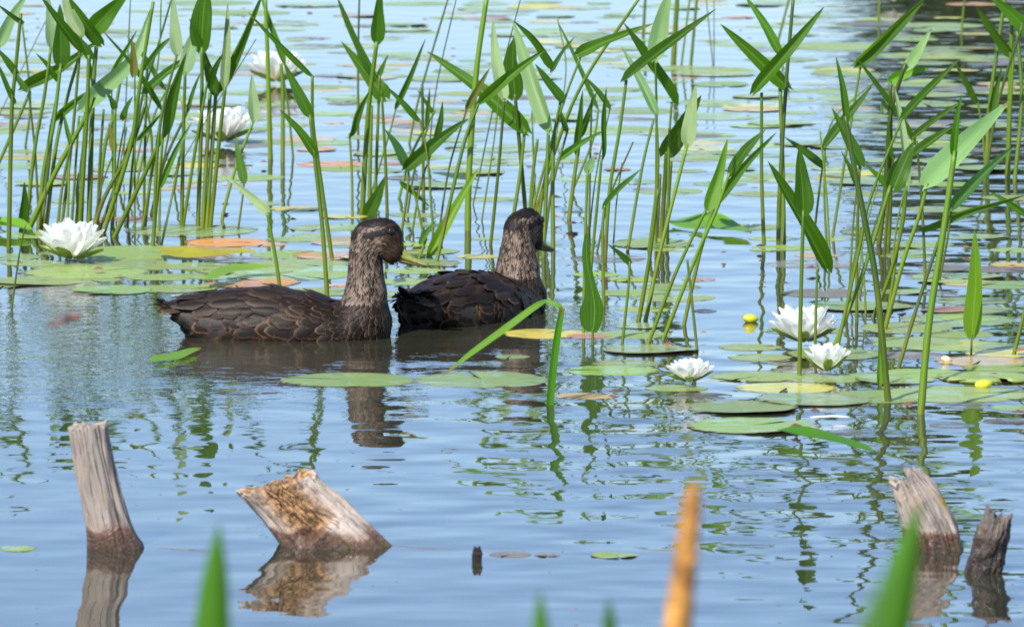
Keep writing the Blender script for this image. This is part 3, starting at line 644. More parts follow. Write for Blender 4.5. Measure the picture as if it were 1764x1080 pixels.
# ------------------------------------------------------------------ water lilies
def petal_mesh(L, W, cup, curl, NS=9, NW=6):
    V, F, UV = [], [], []
    for i in range(NS + 1):
        t = i / NS; f = max(.03, (math.sin(math.pi * (t * .90 + .06) ** .95) ** .62))
        for k in range(NW + 1):
            u = k / NW * 2 - 1
            V.append((L * t, u * f * W / 2, cup * W * (u * u) * f + curl * L * t * t)); UV.append((k / NW, t))
    for i in range(NS):
        for k in range(NW):
            b = i * (NW + 1) + k; F.append((b, b + 1, b + NW + 2, b + NW + 1))
    return V, F, UV
def lily(px, py, D, label, openness=1.0, sepal_front=False, core=True, tall=1.0):
    b = onwater(px, py, .006); R = 1.08 * D / 2 * mpp(b); root = empty('water_lily', b)
    tag(root, label, 'water lily', 'white water lily flowers')
    spin = random.uniform(0, 6)
    def ring(n, el, L, W, z, nm, mat, off, jitter=.1, curl=.15, cup=.35):
        for q in range(n):
            az = spin + off + 2 * math.pi * q / n + random.uniform(-.08, .08)
            e = el + random.uniform(-jitter, jitter)
            V, F, UV = petal_mesh(L * random.uniform(.92, 1.06), 1.22 * W * random.uniform(.9, 1.1), cup, curl)
            o = mesh_obj(nm, V, F, mat, root); set_uv(o, UV)
            o.rotation_euler = (0, -e, az); o.location = (0.12 * R * math.cos(az), .12 * R * math.sin(az), z)
    ring(4, .22 * openness + (.3 if sepal_front else 0), R * .86, R * .27, .001, 'sepal', SEPAL, -1.57 - spin if sepal_front else .3, .08)
    ring(9, .46 / openness, R * .98, R * .36, .004, 'petal', PETAL, 0)
    ring(8, .66 / openness, R * .98 * tall, R * .37, .006, 'petal', PETAL, .39)
    ring(7, .98, R * .90 * tall, R * .35, .008, 'petal', PETAL, .1)
    ring(8, .82, R * .95 * tall, R * .36, .007, 'petal', PETAL, .2)
    ring(6, 1.25, R * .76 * tall, R * .32, .010, 'petal', PETAL, .5, curl=.05)
    if core:
        V, F = [], []
        for q in range(46):
            az = random.uniform(0, 6.28); r0 = R * .2 * math.sqrt(random.random()); tip = Vector((math.cos(az) * r0 * 1.5, math.sin(az) * r0 * 1.5, R * random.uniform(.42, .6))); ft = Vector((math.cos(az) * r0 * .7, math.sin(az) * r0 * .7, .01))
            s = Vector((-math.sin(az), math.cos(az), 0)) * R * .03; d = Vector((math.cos(az), math.sin(az), 0)) * R * .02; n = len(V)
            V += [ft - s, ft + s, ft + d, tip - s, tip + s, tip + d]; F += [(n, n + 1, n + 4, n + 3), (n + 1, n + 2, n + 5, n + 4), (n + 2, n, n + 3, n + 5), (n + 3, n + 4, n + 5)]
        mesh_obj('stamens', V, F, STAMEN, root)
lily(125, 447, 122, 'large white water lily open on the pads at the far left', 1.0, tall=1.05)
lily(384, 245, 112, 'white water lily half hidden behind stems above the left duck\'s rear', .95)
lily(477, 142, 108, 'farthest left white water lily, beside the tall bright stem near the top', .95)
lily(1384, 590, 120, 'white water lily with yellow centre showing, crossed by two stems', 1.05)
lily(1424, 640, 88, 'white water lily cupped in green sepals, in front of the yellow-centred one', .85, True, tall=.95)
lily(1188, 659, 84, 'smallest low white water lily, left of the pair at the right', 1.1, core=False, tall=.85)
lily(1542, 6, 66, 'white water lily cut by the top edge at the upper right')

# yellow buds
def bud(px, py, wpx, label, tilt, col=(.75, .62, .02), tip=(.62, .66, .05)):
    b = onwater(px, py, .002); k = mpp(b); r = wpx * k / 2; V, F = [], []; NS, NA = 9, 12
    for i in range(NS + 1):
        t = i / NS; rad = r * .62 * (math.sin(math.pi * (t * .86 + .1)) ** .8)
        for j in range(NA):
            th = 6.283 * j / NA; lob = 1 + .12 * math.cos(5 * th) * t; V.append(((t - .5) * 2 * r, rad * lob * math.cos(th), rad * lob * math.sin(th) + r * .3))
    for i in range(NS):
        for j in range(NA): F.append((i * NA + j, i * NA + (j + 1) % NA, (i + 1) * NA + (j + 1) % NA, (i + 1) * NA + j))
    F.append(tuple(range(NA))[::-1]); F.append(tuple(NS * NA + j for j in range(NA)))
    o = mesh_obj('lily_bud', V, F, mat_simple('bud_petal', col, .4, .3, 60, transl=.2, col2=tip)); o.location = b; o.rotation_euler = (0, tilt, .2)
    tag(o, label, 'flower bud')
bud(1293, 553, 27, 'yellow bud on open water left of the yellow-centred lily', .1)
bud(1695, 667, 30, 'yellow bud resting on a pad near the right edge', -.15)
bud(1630, 622, 20, 'cream bud beside the tan pad at the right', .3, (.74, .62, .36), (.78, .72, .55))

# small floating debris, one loose scatter
V, F = [], []
for q in range(175):
    if q < 90: px, py = random.uniform(-20, 1780), random.uniform(5, 330) if random.random() < .7 else random.uniform(330, 520)
    elif q < 130: px, py = random.uniform(1000, 1780), random.uniform(400, 740)
    else: px, py = random.uniform(0, 1764), random.uniform(600, 1060)
    c = onwater(px, py, .009); s = random.uniform(.003, .012) if q < 130 else random.uniform(.001, .0035); an = random.uniform(0, 6.28); n = len(V)
    for j in range(6):
        th = an + 1.047 * j; V.append((c.x + s * math.cos(th) * random.uniform(.7, 1.3), c.y + s * .7 * math.sin(th), c.z + random.uniform(0, .002)))
    V.append((c.x, c.y, c.z + s * .5)); F += [(n + j, n + (j + 1) % 6, n + 6) for j in range(6)]
tag(mesh_obj('plant_debris', V, F, mat_simple('debris', (.06, .03, .02), .6, .5, 3, col2=(.26, .11, .06))), 'tiny brown and pink plant scraps scattered over pads and water', 'plant debris', kind='stuff')

# ------------------------------------------------------------------ ducks
def surface_nets(field, lo, h):
    nx, ny, nz = field.shape; s = field < 0
    c = [s[i:nx - 1 + i, j:ny - 1 + j, k:nz - 1 + k] for i in (0, 1) for j in (0, 1) for k in (0, 1)]
    cnt = sum(x.astype(int) for x in c); act = (cnt > 0) & (cnt < 8); idx = -np.ones(act.shape, int); A = np.argwhere(act); idx[act] = np.arange(len(A))
    acc = np.zeros((len(A), 3)); num = np.zeros(len(A)); off = np.array([(i, j, k) for i in (0, 1) for j in (0, 1) for k in (0, 1)])
    val = np.stack([field[A[:, 0] + o[0], A[:, 1] + o[1], A[:, 2] + o[2]] for o in off], 1)
    for a in range(8):
        for b in range(a + 1, 8):
            if np.abs(off[a] - off[b]).sum() != 1: continue
            cr = (val[:, a] < 0) != (val[:, b] < 0); t = np.where(cr, val[:, a] / np.where(cr, val[:, a] - val[:, b], 1), 0)
            acc += np.where(cr[:, None], off[a] + (off[b] - off[a]) * t[:, None], 0); num += cr
    P = lo + (A + acc / num[:, None]) * h; F = []
    for ax in range(3):
        u, v = (ax + 1) % 3, (ax + 2) % 3
        sl0 = [slice(None)] * 3; sl1 = [slice(None)] * 3; sl0[ax] = slice(0, -1); sl1[ax] = slice(1, None)
        E = np.argwhere(s[tuple(sl0)] != s[tuple(sl1)])
        E = E[(E[:, u] > 0) & (E[:, v] > 0) & (E[:, u] < field.shape[u] - 1) & (E[:, v] < field.shape[v] - 1)]
        du = np.zeros(3, int); dv = np.zeros(3, int); du[u] = 1; dv[v] = 1
        q = [idx[tuple((E - d).T)] for d in (0 * du, du, du + dv, dv)]; Q = np.stack(q, 1); fl = ~s[tuple(E.T)]; Q[fl] = Q[fl][:, ::-1]; F.append(Q)
    return P, np.concatenate(F)

def build_duck(origin, yaw, label, neck_drop=0.0, seed=1, name='duck'):
    rg = np.random.default_rng(seed); rnd = random.Random(seed)
    body = [(-.200, .053, .006, .018), (-.182, .047, .012, .032), (-.160, .036, .022, .044), (-.12, .023, .044, .062), (-.06, .014, .064, .077), (0, .013, .068, .083),
            (.05, .010, .062, .082), (.09, .006, .053, .075), (.125, .010, .045, .064), (.15, .016, .042, .052)]
    nd = neck_drop
    neck = [(.146, .040, .044, .048), (.151, .075, .0355, .037), (.151, .105, .0300, .0305), (.151, .13 - nd * .7, .0285, .0275), (.153, .150 - nd, .0300, .027), (.161, .166 - nd, .0355, .0275),
            (.180, .171 - nd, .0345, .0262), (.193, .156 - nd, .0235, .0205), (.197, .147 - nd, .0205, .0185)]
    h = .0032; lo = np.array([-.235, -.11, -.05]); hi = np.array([.245, .11, .235]); n = np.ceil((hi - lo) / h).astype(int)
    X, Y, Z = np.meshgrid(*[lo[i] + h * np.arange(n[i]) for i in range(3)], indexing='ij')
    def chain(N):
        best = np.full(X.shape, 9.0)
        for a, b in zip(N[:-1], N[1:]):
            dx, dz = b[0] - a[0], b[1] - a[1]; L2 = dx * dx + dz * dz
            t = np.clip(((X - a[0]) * dx + (Z - a[1]) * dz) / L2, 0, 1)
            ra = a[2] + (b[2] - a[2]) * t; rb = a[3] + (b[3] - a[3]) * t
            din = np.hypot(X - a[0] - dx * t, Z - a[1] - dz * t)
            d = (np.sqrt((din / ra) ** 2 + (Y / rb) ** 2) - 1) * np.minimum(ra, rb); best = np.minimum(best, d)
        return best
    A, B = chain(body), chain(neck); k = .013
    hh = np.clip(.5 + .5 * (B - A) / k, 0, 1); fld = B * (1 - hh) + A * hh - k * hh * (1 - hh)
    P, Q = surface_nets(fld, lo, h)
    # light smoothing
    E = np.concatenate([Q[:, [0, 1]], Q[:, [1, 2]], Q[:, [2, 3]], Q[:, [3, 0]]])
    for it in range(5):
        s = np.zeros_like(P); c = np.zeros(len(P))
        for i in (0, 1): np.add.at(s, E[:, i], P[E[:, 1 - i]]); np.add.at(c, E[:, i], 1)
        P = P * .4 + .6 * s / c[:, None]
    root = empty(name, origin); root.rotation_euler = (0, 0, yaw)
    tag(root, label, 'duck', 'ducks swimming in the pond')
    bo = mesh_obj('body', P, [tuple(q) for q in Q.tolist()], DOWN, root)
    me = bo.data; nf = len(me.polygons); fc = np.empty(nf * 3); fn = np.empty(nf * 3)
    me.polygons.foreach_get('center', fc); me.polygons.foreach_get('normal', fn); fc = fc.reshape(-1, 3); fn = fn.reshape(-1, 3)
    # flow field: from the bill over head and neck, then along the body to the tail
    path = [(.218, .140 - nd), (.208, .165 - nd), (.184, .180 - nd), (.163, .172 - nd), (.152, .152 - nd * .9), (.151, .12 - nd * .5), (.149, .09), (.140, .055), (.09, .032), (.04, .028), (-.03, .030), (-.10, .034), (-.16, .044), (-.23, .058)]
    pp = np.array([(v.x, v.z) for v in catmull([Vector((a, 0, b)) for a, b in path], 90)]); tg = np.gradient(pp, axis=0); tg /= np.linalg.norm(tg, axis=1)[:, None]
    def flow(p):
        d = np.hypot(pp[:, 0] - p[0], pp[:, 1] - p[2]); ww = np.exp(-(d - d.min()) / .012); t = (tg * ww[:, None]).sum(0); t /= np.linalg.norm(t)
        s = float((ww * np.arange(91)).sum() / ww.sum() / 90); return np.array([t[0], 0, t[1]]), s
    Vs, Fs, UVs, CA, CB, ED = [], [], [], [], [], []
    def feather(p, nrm, dr, L, W, ca, cb, lift, rim=1.0, NS=6, NW=4, round_=1.0, bend=.10):
        dr = dr - nrm * dr.dot(nrm); dr.normalize(); a = dr * math.cos(lift) + nrm * math.sin(lift); sd = nrm.cross(a); sd.normalize(); up = a.cross(sd)
        b = len(Vs)
        for i in range(NS + 1):
            t = i / NS; f = (min(1, .35 + 2.2 * t)) * (max(0, 1 - (t ** (3.0 * round_)))) ** .5; f = max(f, .04) * (1 + rnd.uniform(-.09, .09))
            for q in range(NW + 1):
                u = q / NW * 2 - 1
                v = p + a * (L * t) + sd * (u * f * W / 2) - up * (bend * W * u * u * f + .10 * L * t * t)
                Vs.append(v); UVs.append((q / NW, t)); CA.append((*ca, 1)); CB.append((*cb, 1)); ED.append(max(abs(u), t ** 1.3 if t > .3 else 0) * rim)
        for i in range(NS):
            for q in range(NW):
                c = b + i * (NW + 1) + q; Fs.append((c, c + 1, c + NW + 2, c + NW + 1))
    cell = {}
    order = rg.permutation(nf)
    def free(p, r):
        g = .006; R = int(math.ceil(r / g)); k0 = tuple((p / g).astype(int))
        for i in range(-R, R + 1):
            for j in range(-R, R + 1):
                for l in range(-R, R + 1):
                    for q in cell.get((k0[0] + i, k0[1] + j, k0[2] + l), ()):
                        if ((q - p) ** 2).sum() < r * r: return False
        cell.setdefault(k0, []).append(p); return True
    def mixc(a, b, t): return tuple(x + (y - x) * t for x, y in zip(a, b))
    for fi in order:
        p = fc[fi]; nr = fn[fi]
        if p[2] < -.012: continue
        fl, s = flow(p); neckf = p[2] > .062 and p[0] > .105
        e = p[2] + nd
        head = p[0] > .10 and (e > .150 or (e > .118 and p[0] > .180))
        if head: L, W, sp = .0085, .0036, .0024
        elif neckf: L, W, sp = .0115, .0046, .0030
        elif p[0] > .105: L, W, sp = .017, .010, .0056
        elif p[0] > .06: L, W, sp = .030, .019, .0105
        elif p[0] < -.15: L, W, sp = .032, .014, .009
        else: L, W, sp = .040, .0275, .0118
        if not free(p, sp): continue
        r = rnd.random()
        if head:
            crown = e > .192 + .10 * max(0, p[0] - .185) or (e > .172 and p[0] < .140)
            eyel = abs(e - (.184 + .16 * (p[0] - .196))) < .0055 and p[0] > .150
            if crown: ca, cb = (.020, .016, .015), mixc((.045, .036, .03), (.10, .08, .065), r * r)
            elif eyel: ca, cb = (.015, .011, .009), (.04, .03, .022)
            elif p[0] > .190: ca, cb = mixc((.05, .034, .02), (.13, .09, .055), r), mixc((.12, .085, .055), (.24, .175, .12), r)
            else: ca, cb = mixc((.02, .015, .012), (.46, .38, .31), r ** 1.6), mixc((.26, .21, .17), (.62, .53, .44), r)
            rim = .9; lift = .16
        elif neckf:
            ca, cb = mixc((.012, .009, .008), (.34, .275, .225), r ** 2.0), mixc((.10, .08, .065), (.62, .52, .43), r); rim = 1.0; lift = .2
        elif p[0] > .105: ca, cb = mixc((.018, .013, .011), (.05, .036, .028), r * r), mixc((.09, .065, .047), (.21, .155, .11), r); rim = 1.0; lift = .17
        elif p[0] < -.13 and p[2] < .055: ca, cb = (.009, .007, .006), (.016, .012, .010); rim = .8; lift = .1
        elif p[0] < -.15: ca, cb = (.018, .013, .011), (.06, .04, .028); rim = 1; lift = .1
        else:
            top = max(0, min(1, (p[2] - .055) / .03))
            ca = mixc(mixc((.013, .009, .007), (.024, .017, .013), r), (.034, .027, .023), top); cb = mixc(mixc((.07, .04, .02), (.25, .155, .08), r * r), (.06, .046, .037), top); rim = 1.02; lift = .12
        dv = Vector(fl) + Vector((rnd.uniform(-.24, .24), rnd.uniform(-.24, .24), rnd.uniform(-.24, .24)))
        if not head and not neckf and p[0] < .1: dv += Vector((0, 0, -.18 if p[2] < .06 else 0))
        sc = rnd.uniform(.7, 1.25); nv = Vector(nr)
        feather(Vector(p) + nv * .0004 - Vector(fl) * L * .25, nv, dv, L * sc, W * sc, ca, cb, lift, rim, NS=4 if (head or neckf) else 6, NW=2 if (head or neckf) else 4)
    def flush(nm):
        o = mesh_obj(nm, Vs, Fs, FEATHER, root); set_uv(o, UVs); set_attr(o.data, 'ca', 'FLOAT_COLOR', CA); set_attr(o.data, 'cb', 'FLOAT_COLOR', CB); set_attr(o.data, 'edge', 'FLOAT', ED)
        for l in (Vs, Fs, UVs, CA, CB, ED): l.clear()
        return o
    flush('plumage')
    # folded wings: long feathers lying along the upper flank towards the tail
    from mathutils.bvhtree import BVHTree
    tree_ = BVHTree.FromPolygons([tuple(v) for v in P], [tuple(q) for q in Q.tolist()])
    for sgn in (1, -1):
        for row, (th0, cnt, L, W) in enumerate(((.46, 9, .046, .024), (.68, 10, .056, .022), (.90, 10, .064, .021), (1.12, 10, .066, .021), (1.34, 9, .060, .022))):
            for q in range(cnt):
                x = .075 - q * .0215 - row * .007 + rnd.uniform(-.007, .007); th = th0 + rnd.uniform(-.06, .06) + .03 * q
                loc, nv, _, _ = tree_.find_nearest(Vector((x, sgn * .095 * math.cos(th), .008 + .085 * math.sin(th))))
                if loc is None or loc.z > .083: continue
                r = rnd.random(); ca = mixc((.015, .011, .009), (.062, .046, .036), r * r); cb = mixc((.035, .027, .022), (.19, .13, .085), rnd.random() ** 2)
                feather(loc + nv * (.0042 + .0003 * q), nv, Vector((-1, -sgn * rnd.uniform(.0, .14), rnd.uniform(-.10, .02))), L * rnd.uniform(.85, 1.1) * (.75 if q < 2 else 1), W * rnd.uniform(.85, 1.15), ca, cb, .02, 1.0, 9, 4, 1.1, .16)
        flush('wing')
    for q in range(13):                                                     # tail fan
        u = q / 6 - 1; p = Vector((-.158, u * .030, .053 - abs(u) * .004)); ang = u * .5
        edge = abs(u) > .75
        feather(p, Vector((0, .25 * u, 1)).normalized(), Vector((-math.cos(ang), math.sin(ang), .10)), .056 - .010 * abs(u), .017, (.10, .066, .035) if edge else (.016, .012, .010), (.24, .16, .085) if edge else (.09, .06, .04), .10, 1.0, 8, 4, 1.1, .12)
    for q in range(7):                                                      # black undertail coverts
        u = q / 3 - 1
        feather(Vector((-.15, u * .028, .018)), Vector((-.6, .3 * u, -.4)).normalized(), Vector((-.8, u * .3, .6)), .05, .024, (.008, .006, .006), (.014, .011, .010), .06, .8, 7, 4, 1, .15)
    flush('tail')
    # bill: upper and lower mandible
    bx, bz = .211, .1415 - nd; dirv = Vector((.935, 0, -.355)).normalized(); upv = Vector((.355, 0, .935)).normalized()
    def mand(nm, prof, ca):
        V, F, C = [], [], []; NA = 14
        for t, w_, hu, hd, dz in prof:
            c = Vector((bx, 0, bz)) + dirv * (t * .066 - .012) + upv * dz
            for j in range(NA):
                th = 6.283 * j / NA; cy, cz = math.cos(th), math.sin(th); V.append(c + Vector((0, w_ * cy, 0)) + upv * ((hu if cz > 0 else hd) * cz))
                C.append((*(mixc(ca, (.03, .028, .015), 1 if t > .955 and abs(cy) < .6 and cz > 0 else 0)), 1))
        for i in range(len(prof) - 1):
            for j in range(NA): F.append((i * NA + j, i * NA + (j + 1) % NA, (i + 1) * NA + (j + 1) % NA, (i + 1) * NA + j))
        F.append(tuple(range(NA))[::-1]); F.append(tuple((len(prof) - 1) * NA + j for j in range(NA)))
        o = mesh_obj(nm, V, F, BILL, root); set_attr(o.data, 'ca', 'FLOAT_COLOR', C); return o
    mand('upper_bill', [(0, .0108, .0165, .008, .002), (.2, .0106, .0135, .008, .001), (.4, .0100, .0088, .006, 0), (.6, .0104, .0052, .004, -.0005), (.78, .0115, .0042, .003, 0), (.9, .0112, .0038, .003, .0008), (.97, .0085, .003, .003, .0006), (1.0, .004, .002, .002, 0)], (.19, .205, .045))
    mand('lower_bill', [(0, .009, .004, .0055, -.006), (.3, .0088, .003, .005, -.0074), (.6, .0090, .002, .0038, -.0048), (.85, .0095, .002, .0025, -.003), (.95, .006, .0015, .0018, -.0025)], (.10, .085, .02))
    for sgn in (1, -1):
        V, F = [], []; ec = Vector((.1965, sgn * .0200, .1845 - nd)); NA = 10
        for i in range(7):
            ph = math.pi * i / 6
            for j in range(NA): th = 6.283 * j / NA; V.append(ec + Vector((math.sin(ph) * math.cos(th), math.cos(ph) * sgn, math.sin(ph) * math.sin(th))) * .0074)
        for i in range(6):
            for j in range(NA): F.append((i * NA + j, i * NA + (j + 1) % NA, (i + 1) * NA + (j + 1) % NA, (i + 1) * NA + j))
        mesh_obj('eye', V, F, EYE, root)
    return root
build_duck(DUCK_L, math.radians(-4), 'dark brown duck in profile at the left, neck raised, facing right', 0.0, 3)
build_duck(DUCK_R, math.radians(56), 'dark duck at the right seen from behind, black rump towards the camera', .026, 5)

# ------------------------------------------------------------------ old posts and stumps
def post(name, axis, rad, mat, label, seed=0, NS=60, NA=170, groove=.10, ragged=.012, flat=.85, carve=None, moss=None, knob=0, flare=0.0, slant=0.0):
    "axis: photo points from the water up (all at the depth of the first); rad: photo half widths"
    b = onwater(*axis[0]); k = mpp(b); Y = b.y
    P = [at(x, y, Y) for x, y in axis]; d = (P[0] - P[1]).normalized(); P = [P[0] + d * .08] + P; rad = [rad[0] * 1.1] + list(rad)
    pts = catmull(P, NS); V, F, UV, ROT, MOSS = [], [], [], [], []; root_off = b; rc = random.Random(seed); CR = [(rc.uniform(0, 6.28), rc.uniform(.03, .07), rc.uniform(.05, .16), rc.uniform(.3, 1.1), rc.uniform(.2, .6)) for _ in range(13)]

    top = (P[-1] - P[-2]).normalized()
    for i, p in enumerate(pts):
        t = i / NS; u = t * (len(rad) - 1); q = min(int(u), len(rad) - 2); r = (rad[q] + (rad[q + 1] - rad[q]) * (u - q)) * k
        a = (pts[min(i + 1, NS)] - pts[max(i - 1, 0)]).normalized(); f = Vector((0, -1, 0)); f = (f - a * f.dot(a)).normalized(); s = a.cross(f)
        for j in range(NA):
            th = 2 * math.pi * j / NA; c, sn = math.cos(th), math.sin(th)
            g = mnoise.fractal(Vector((c * 3.2 + seed, sn * 3.2, t * 1.3)), 1, 2, 5); g2 = mnoise.noise(Vector((c * 11 + seed, sn * 11, t * 3.0)))
            g3 = mnoise.noise(Vector((c * 1.3 - seed, sn * 1.3, t * 2.5)))
            rr = r * (1 + groove * g + groove * .5 * g2 + .10 * g3)
            for c0, cw, cd_, ct, cl in CR:
                dth = (th - c0 - .14 * mnoise.noise(Vector((c0, t * 4, seed))) + math.pi) % (2 * math.pi) - math.pi
                if abs(dth) < 3 * cw: rr -= r * cd_ * math.exp(-(dth / cw) ** 2) * max(0, 1 - abs(t - ct) / cl) ** .5
            ro = 0
            if carve:
                front = max(0, sn); win = max(0, min(1, (t - carve[0]) / .10)) * max(0, min(1, (carve[1] - t) / .06 if carve[1] < 1 else 1)); cc = math.exp(-((c - carve[2]) / .66) ** 4)
                ro = min(1, 1.5 * front * win * cc)
                pit = mnoise.fractal(Vector((c * 9, sn * 9 + seed, t * 8)), .8, 2, 4)
                rr -= r * ro * (.34 + .12 * pit)
            if knob: rr += r * .16 * mnoise.fractal(Vector((c * 2.2, sn * 2.2 + seed, t * 5)), .8, 2, 4) * knob
            rag = 0
            if t > .86: rag = (t - .86) / .14 * ragged * (mnoise.noise(Vector((c * 2.4 + seed * 3, sn * 2.4, 0))) * 1.3 + mnoise.noise(Vector((c * 8, sn * 8, seed))) * .5)
            fl = 1 + flare * math.exp(-max(0, (p - b).z) / .022) * (max(0, c) + .12)
            rag -= slant * k * (c + 1) / 2 * max(0, (t - .35) / .65) ** 1.3
            V.append(p + s * (rr * c * fl) + f * (rr * flat * sn) + a * rag - root_off); UV.append((j / NA, (t * 1.0))); ROT.append(ro)
            MOSS.append(max(0, 1 - abs(t - moss[0]) / .12) * max(0, 1 - abs(c - moss[1]) / .4) if moss else 0)
    for i in range(NS):
        for j in range(NA): F.append((i * NA + j, i * NA + (j + 1) % NA, (i + 1) * NA + (j + 1) % NA, (i + 1) * NA + j))
    # broken end: rings stepping inwards with splinters
    last = NS * NA; cpt = sum((Vector(V[last + j]) for j in range(NA)), Vector()) / NA; prev = last
    for m, fr in enumerate((.82, .55, .25)):
        st = len(V)
        for j in range(NA):
            v = cpt.lerp(Vector(V[last + j]), fr); th = 6.283 * j / NA
            v = v + top * (ragged * (.9 * mnoise.noise(Vector((math.cos(th) * 5 * fr + seed, math.sin(th) * 5 * fr, 3))) - .25 * (1 - fr)))
            V.append(v); UV.append((j / NA * 1.0, 1 + .1 * m)); ROT.append(1.0 if carve else 0); MOSS.append(0)
        for j in range(NA): F.append((prev + j, prev + (j + 1) % NA, st + (j + 1) % NA, st + j))
        prev = st
    F.append(tuple(prev + j for j in range(NA)))
    o = mesh_obj(name, V, F, mat); set_uv(o, UV); o.location = b; set_attr(o.data, 'rot', 'FLOAT', ROT); set_attr(o.data, 'moss', 'FLOAT', MOSS)
    return tag(o, label, 'dead wood')
WG = mat_wood('weathered_wood', (.19, .16, .135), (.33, .29, .255), wet_h=.042)
post('wooden_post', [(194, 944), (186, 900), (172, 840), (160, 780), (152, 735)], [41, 37, 35, 33, 32], WG, 'grey weathered post leaning left, standing in the near water at left', 1, groove=.10, ragged=.008, flare=.28)
WR = mat_wood('rotten_wood', (.28, .225, .18), (.46, .40, .35), wet_h=.03, rot=(.44, .25, .11))
post('broken_log', [(574, 938), (548, 910), (514, 874), (484, 842), (462, 816)], [68, 66, 63, 61, 60], WR, 'broken log with rotten tan hollow face, leaning up left in near water', 2, NS=90, NA=130, groove=.10, ragged=.012, flat=.8, carve=(.36, 1.2, .0), slant=52)
WM = mat_wood('mossy_wood', (.18, .15, .125), (.34, .295, .26), wet_h=.034, moss=(.22, .17, .02))
post('tree_stump', [(1612, 945), (1602, 905), (1583, 862), (1562, 826)], [46, 44, 40, 30], WM, 'split grey stump with yellow lichen in near water at right', 5, groove=.16, ragged=.022, moss=(.66, .95))
WD = mat_wood('dark_wet_wood', (.07, .058, .05), (.15, .13, .118), wet=(.022, .014, .010), wet_h=.085)
post('tree_stump', [(1694, 986), (1702, 950), (1712, 915), (1719, 890)], [29, 29, 28, 22], WD, 'small dark wet stump leaning right at the lower right corner', 8, groove=.15, ragged=.012, knob=1)
post('wood_nub', [(822, 966), (822, 955), (822, 944)], [8, 9, 6], WD, 'tiny dark wet wood nub poking up near the bottom centre', 9, NS=24, NA=40, groove=.15, ragged=.004, knob=1)
def stick(pts, wpx, label):
    P = [onwater(x, y, -.0006) for x, y in pts]; b = P[0].copy(); k = mpp(b)
    P = catmull(P, 20); o = tube('floating_stick', [p - b for p in P], [wpx * k / 2 * (1 - .6 * abs(i / 10 - 1)) for i in range(21)], mat_simple('stick_bark', (.10, .065, .04), .5, .4, 30), None, 7); o.location = b; tag(o, label, 'stick')
stick([(262, 944), (330, 948), (400, 953)], 4, 'thin brown stick afloat between the grey post and the broken log')
stick([(655, 938), (720, 944), (812, 950)], 3.5, 'thin stick afloat between the broken log and the dark nub')
stick([(1090, 946), (1140, 948), (1190, 946)], 3.5, 'thin stick afloat just behind the tan spike')
# white floating feather below the pads at the right
P = [onwater(x, y, .006) for x, y in ((1395, 719), (1430, 717), (1466, 718))]
o = leaf('feather', [p - P[0] for p in P], 9 * mpp(P[0]), 0, .1, None, (.7, .7, .68), 'mid', mat=mat_simple('white_feather', (.72, .72, .70), .6, .1, 60, transl=.2), normal=Vector((0, -.3, 1))); o.location = P[0]; tag(o, 'white feather floating on the water above the fallen dark leaf', 'feather')
# flying insect, close to the camera
ip = at(115, 552, 5.2); it = empty('dragonfly', ip); k = mpp(ip)
IM = mat_simple('insect_body', (.16, .055, .05), .4, .3, 200)
tube('body', [Vector((-30 * k, 0, -8 * k)), Vector((-12 * k, 0, -3 * k)), Vector((4 * k, 0, 2 * k)), Vector((16 * k, 0, 6 * k)), Vector((24 * k, 0, 8 * k))], [3 * k, 3.5 * k, 4 * k, 7 * k, 5 * k], IM, it, 10)
IW = mat_simple('insect_wing', (.28, .16, .14), .3, .2, 200, transl=.6)
for sg in (-1, 1):
    for q in (0, 1):
        o = leaf('wing', [Vector((12 * k - 9 * k * q, 0, 6 * k)), Vector((4 * k - 12 * k * q, sg * 16 * k, 9 * k)), Vector((-2 * k - 12 * k * q, sg * 34 * k, 8 * k))], 12 * k, 0, .05, it, (1, 1, 1), 'mid', mat=IW, normal=Vector((0, -.2, 1)))
tag(it, 'blurred reddish brown insect flying low over the water at left', 'insect')

# ------------------------------------------------------------------ out-of-focus plants on the near bank
def fg_blade(pts, wpx, Y, col, label, roll=.2):
    P = [at(x, y, Y) for x, y in pts]; g = P[0].copy(); dz = g.z - ground_z(g.x, g.y); foot = Vector((g.x - (P[1].x - P[0].x) * .6, g.y, ground_z(g.x, g.y) - .01))
    root = empty('bank_reed', foot); k = mpp(P[0]) * wpx; L = [foot] + P; W = [k * .8, k, k * .66, .0]
    V, F, UV = [], [], []; C = []
    for a in range(3):
        n = (6, 10, 16)[a]
        for q in range(n + (a == 2)):
            u = q / n; wd = W[a] + (W[a + 1] - W[a]) * (u if a < 2 else u ** 1.25); C.append((L[a].lerp(L[a + 1], u), wd))
    cr, sr = math.cos(roll), math.sin(roll)
    for i, (p, wd) in enumerate(C):
        for q in range(7):
            v = q / 3 - 1; V.append(p + Vector((cr * v * wd / 2, sr * v * wd / 2 - .22 * wd * (1 - v * v), 0))); UV.append((q / 6, i / len(C)))
    for i in range(len(C) - 1):
        for q in range(6): b = i * 7 + q; F.append((b, b + 1, b + 8, b + 7))
    o = mesh_obj('leaf', V, F, LEAF, root); set_uv(o, UV); o.color = (*col, 1); localise(o, foot)
    tag(root, label, 'reed', 'blurred reeds on the near bank')
fg_blade([(362, 1130), (369, 1010), (377, 896)], 74, 3.5, (.05, .17, .012), 'blurred green blade tip in front of the grey post and broken log')
fg_blade([(1518, 1130), (1552, 990), (1584, 862)], 88, 3.4, (.055, .19, .016), 'large blurred green blade in front of the lichen stump')
fg_blade([(1486, 1135), (1508, 1040), (1546, 955)], 46, 2.3, (.10, .22, .07), 'faint strongly blurred pale blade left of the large blurred blade')
fg_blade([(932, 1140), (931, 1080), (930, 1012)], 46, 3.5, (.06, .19, .03), 'short blurred blade with whitish tip at bottom centre')
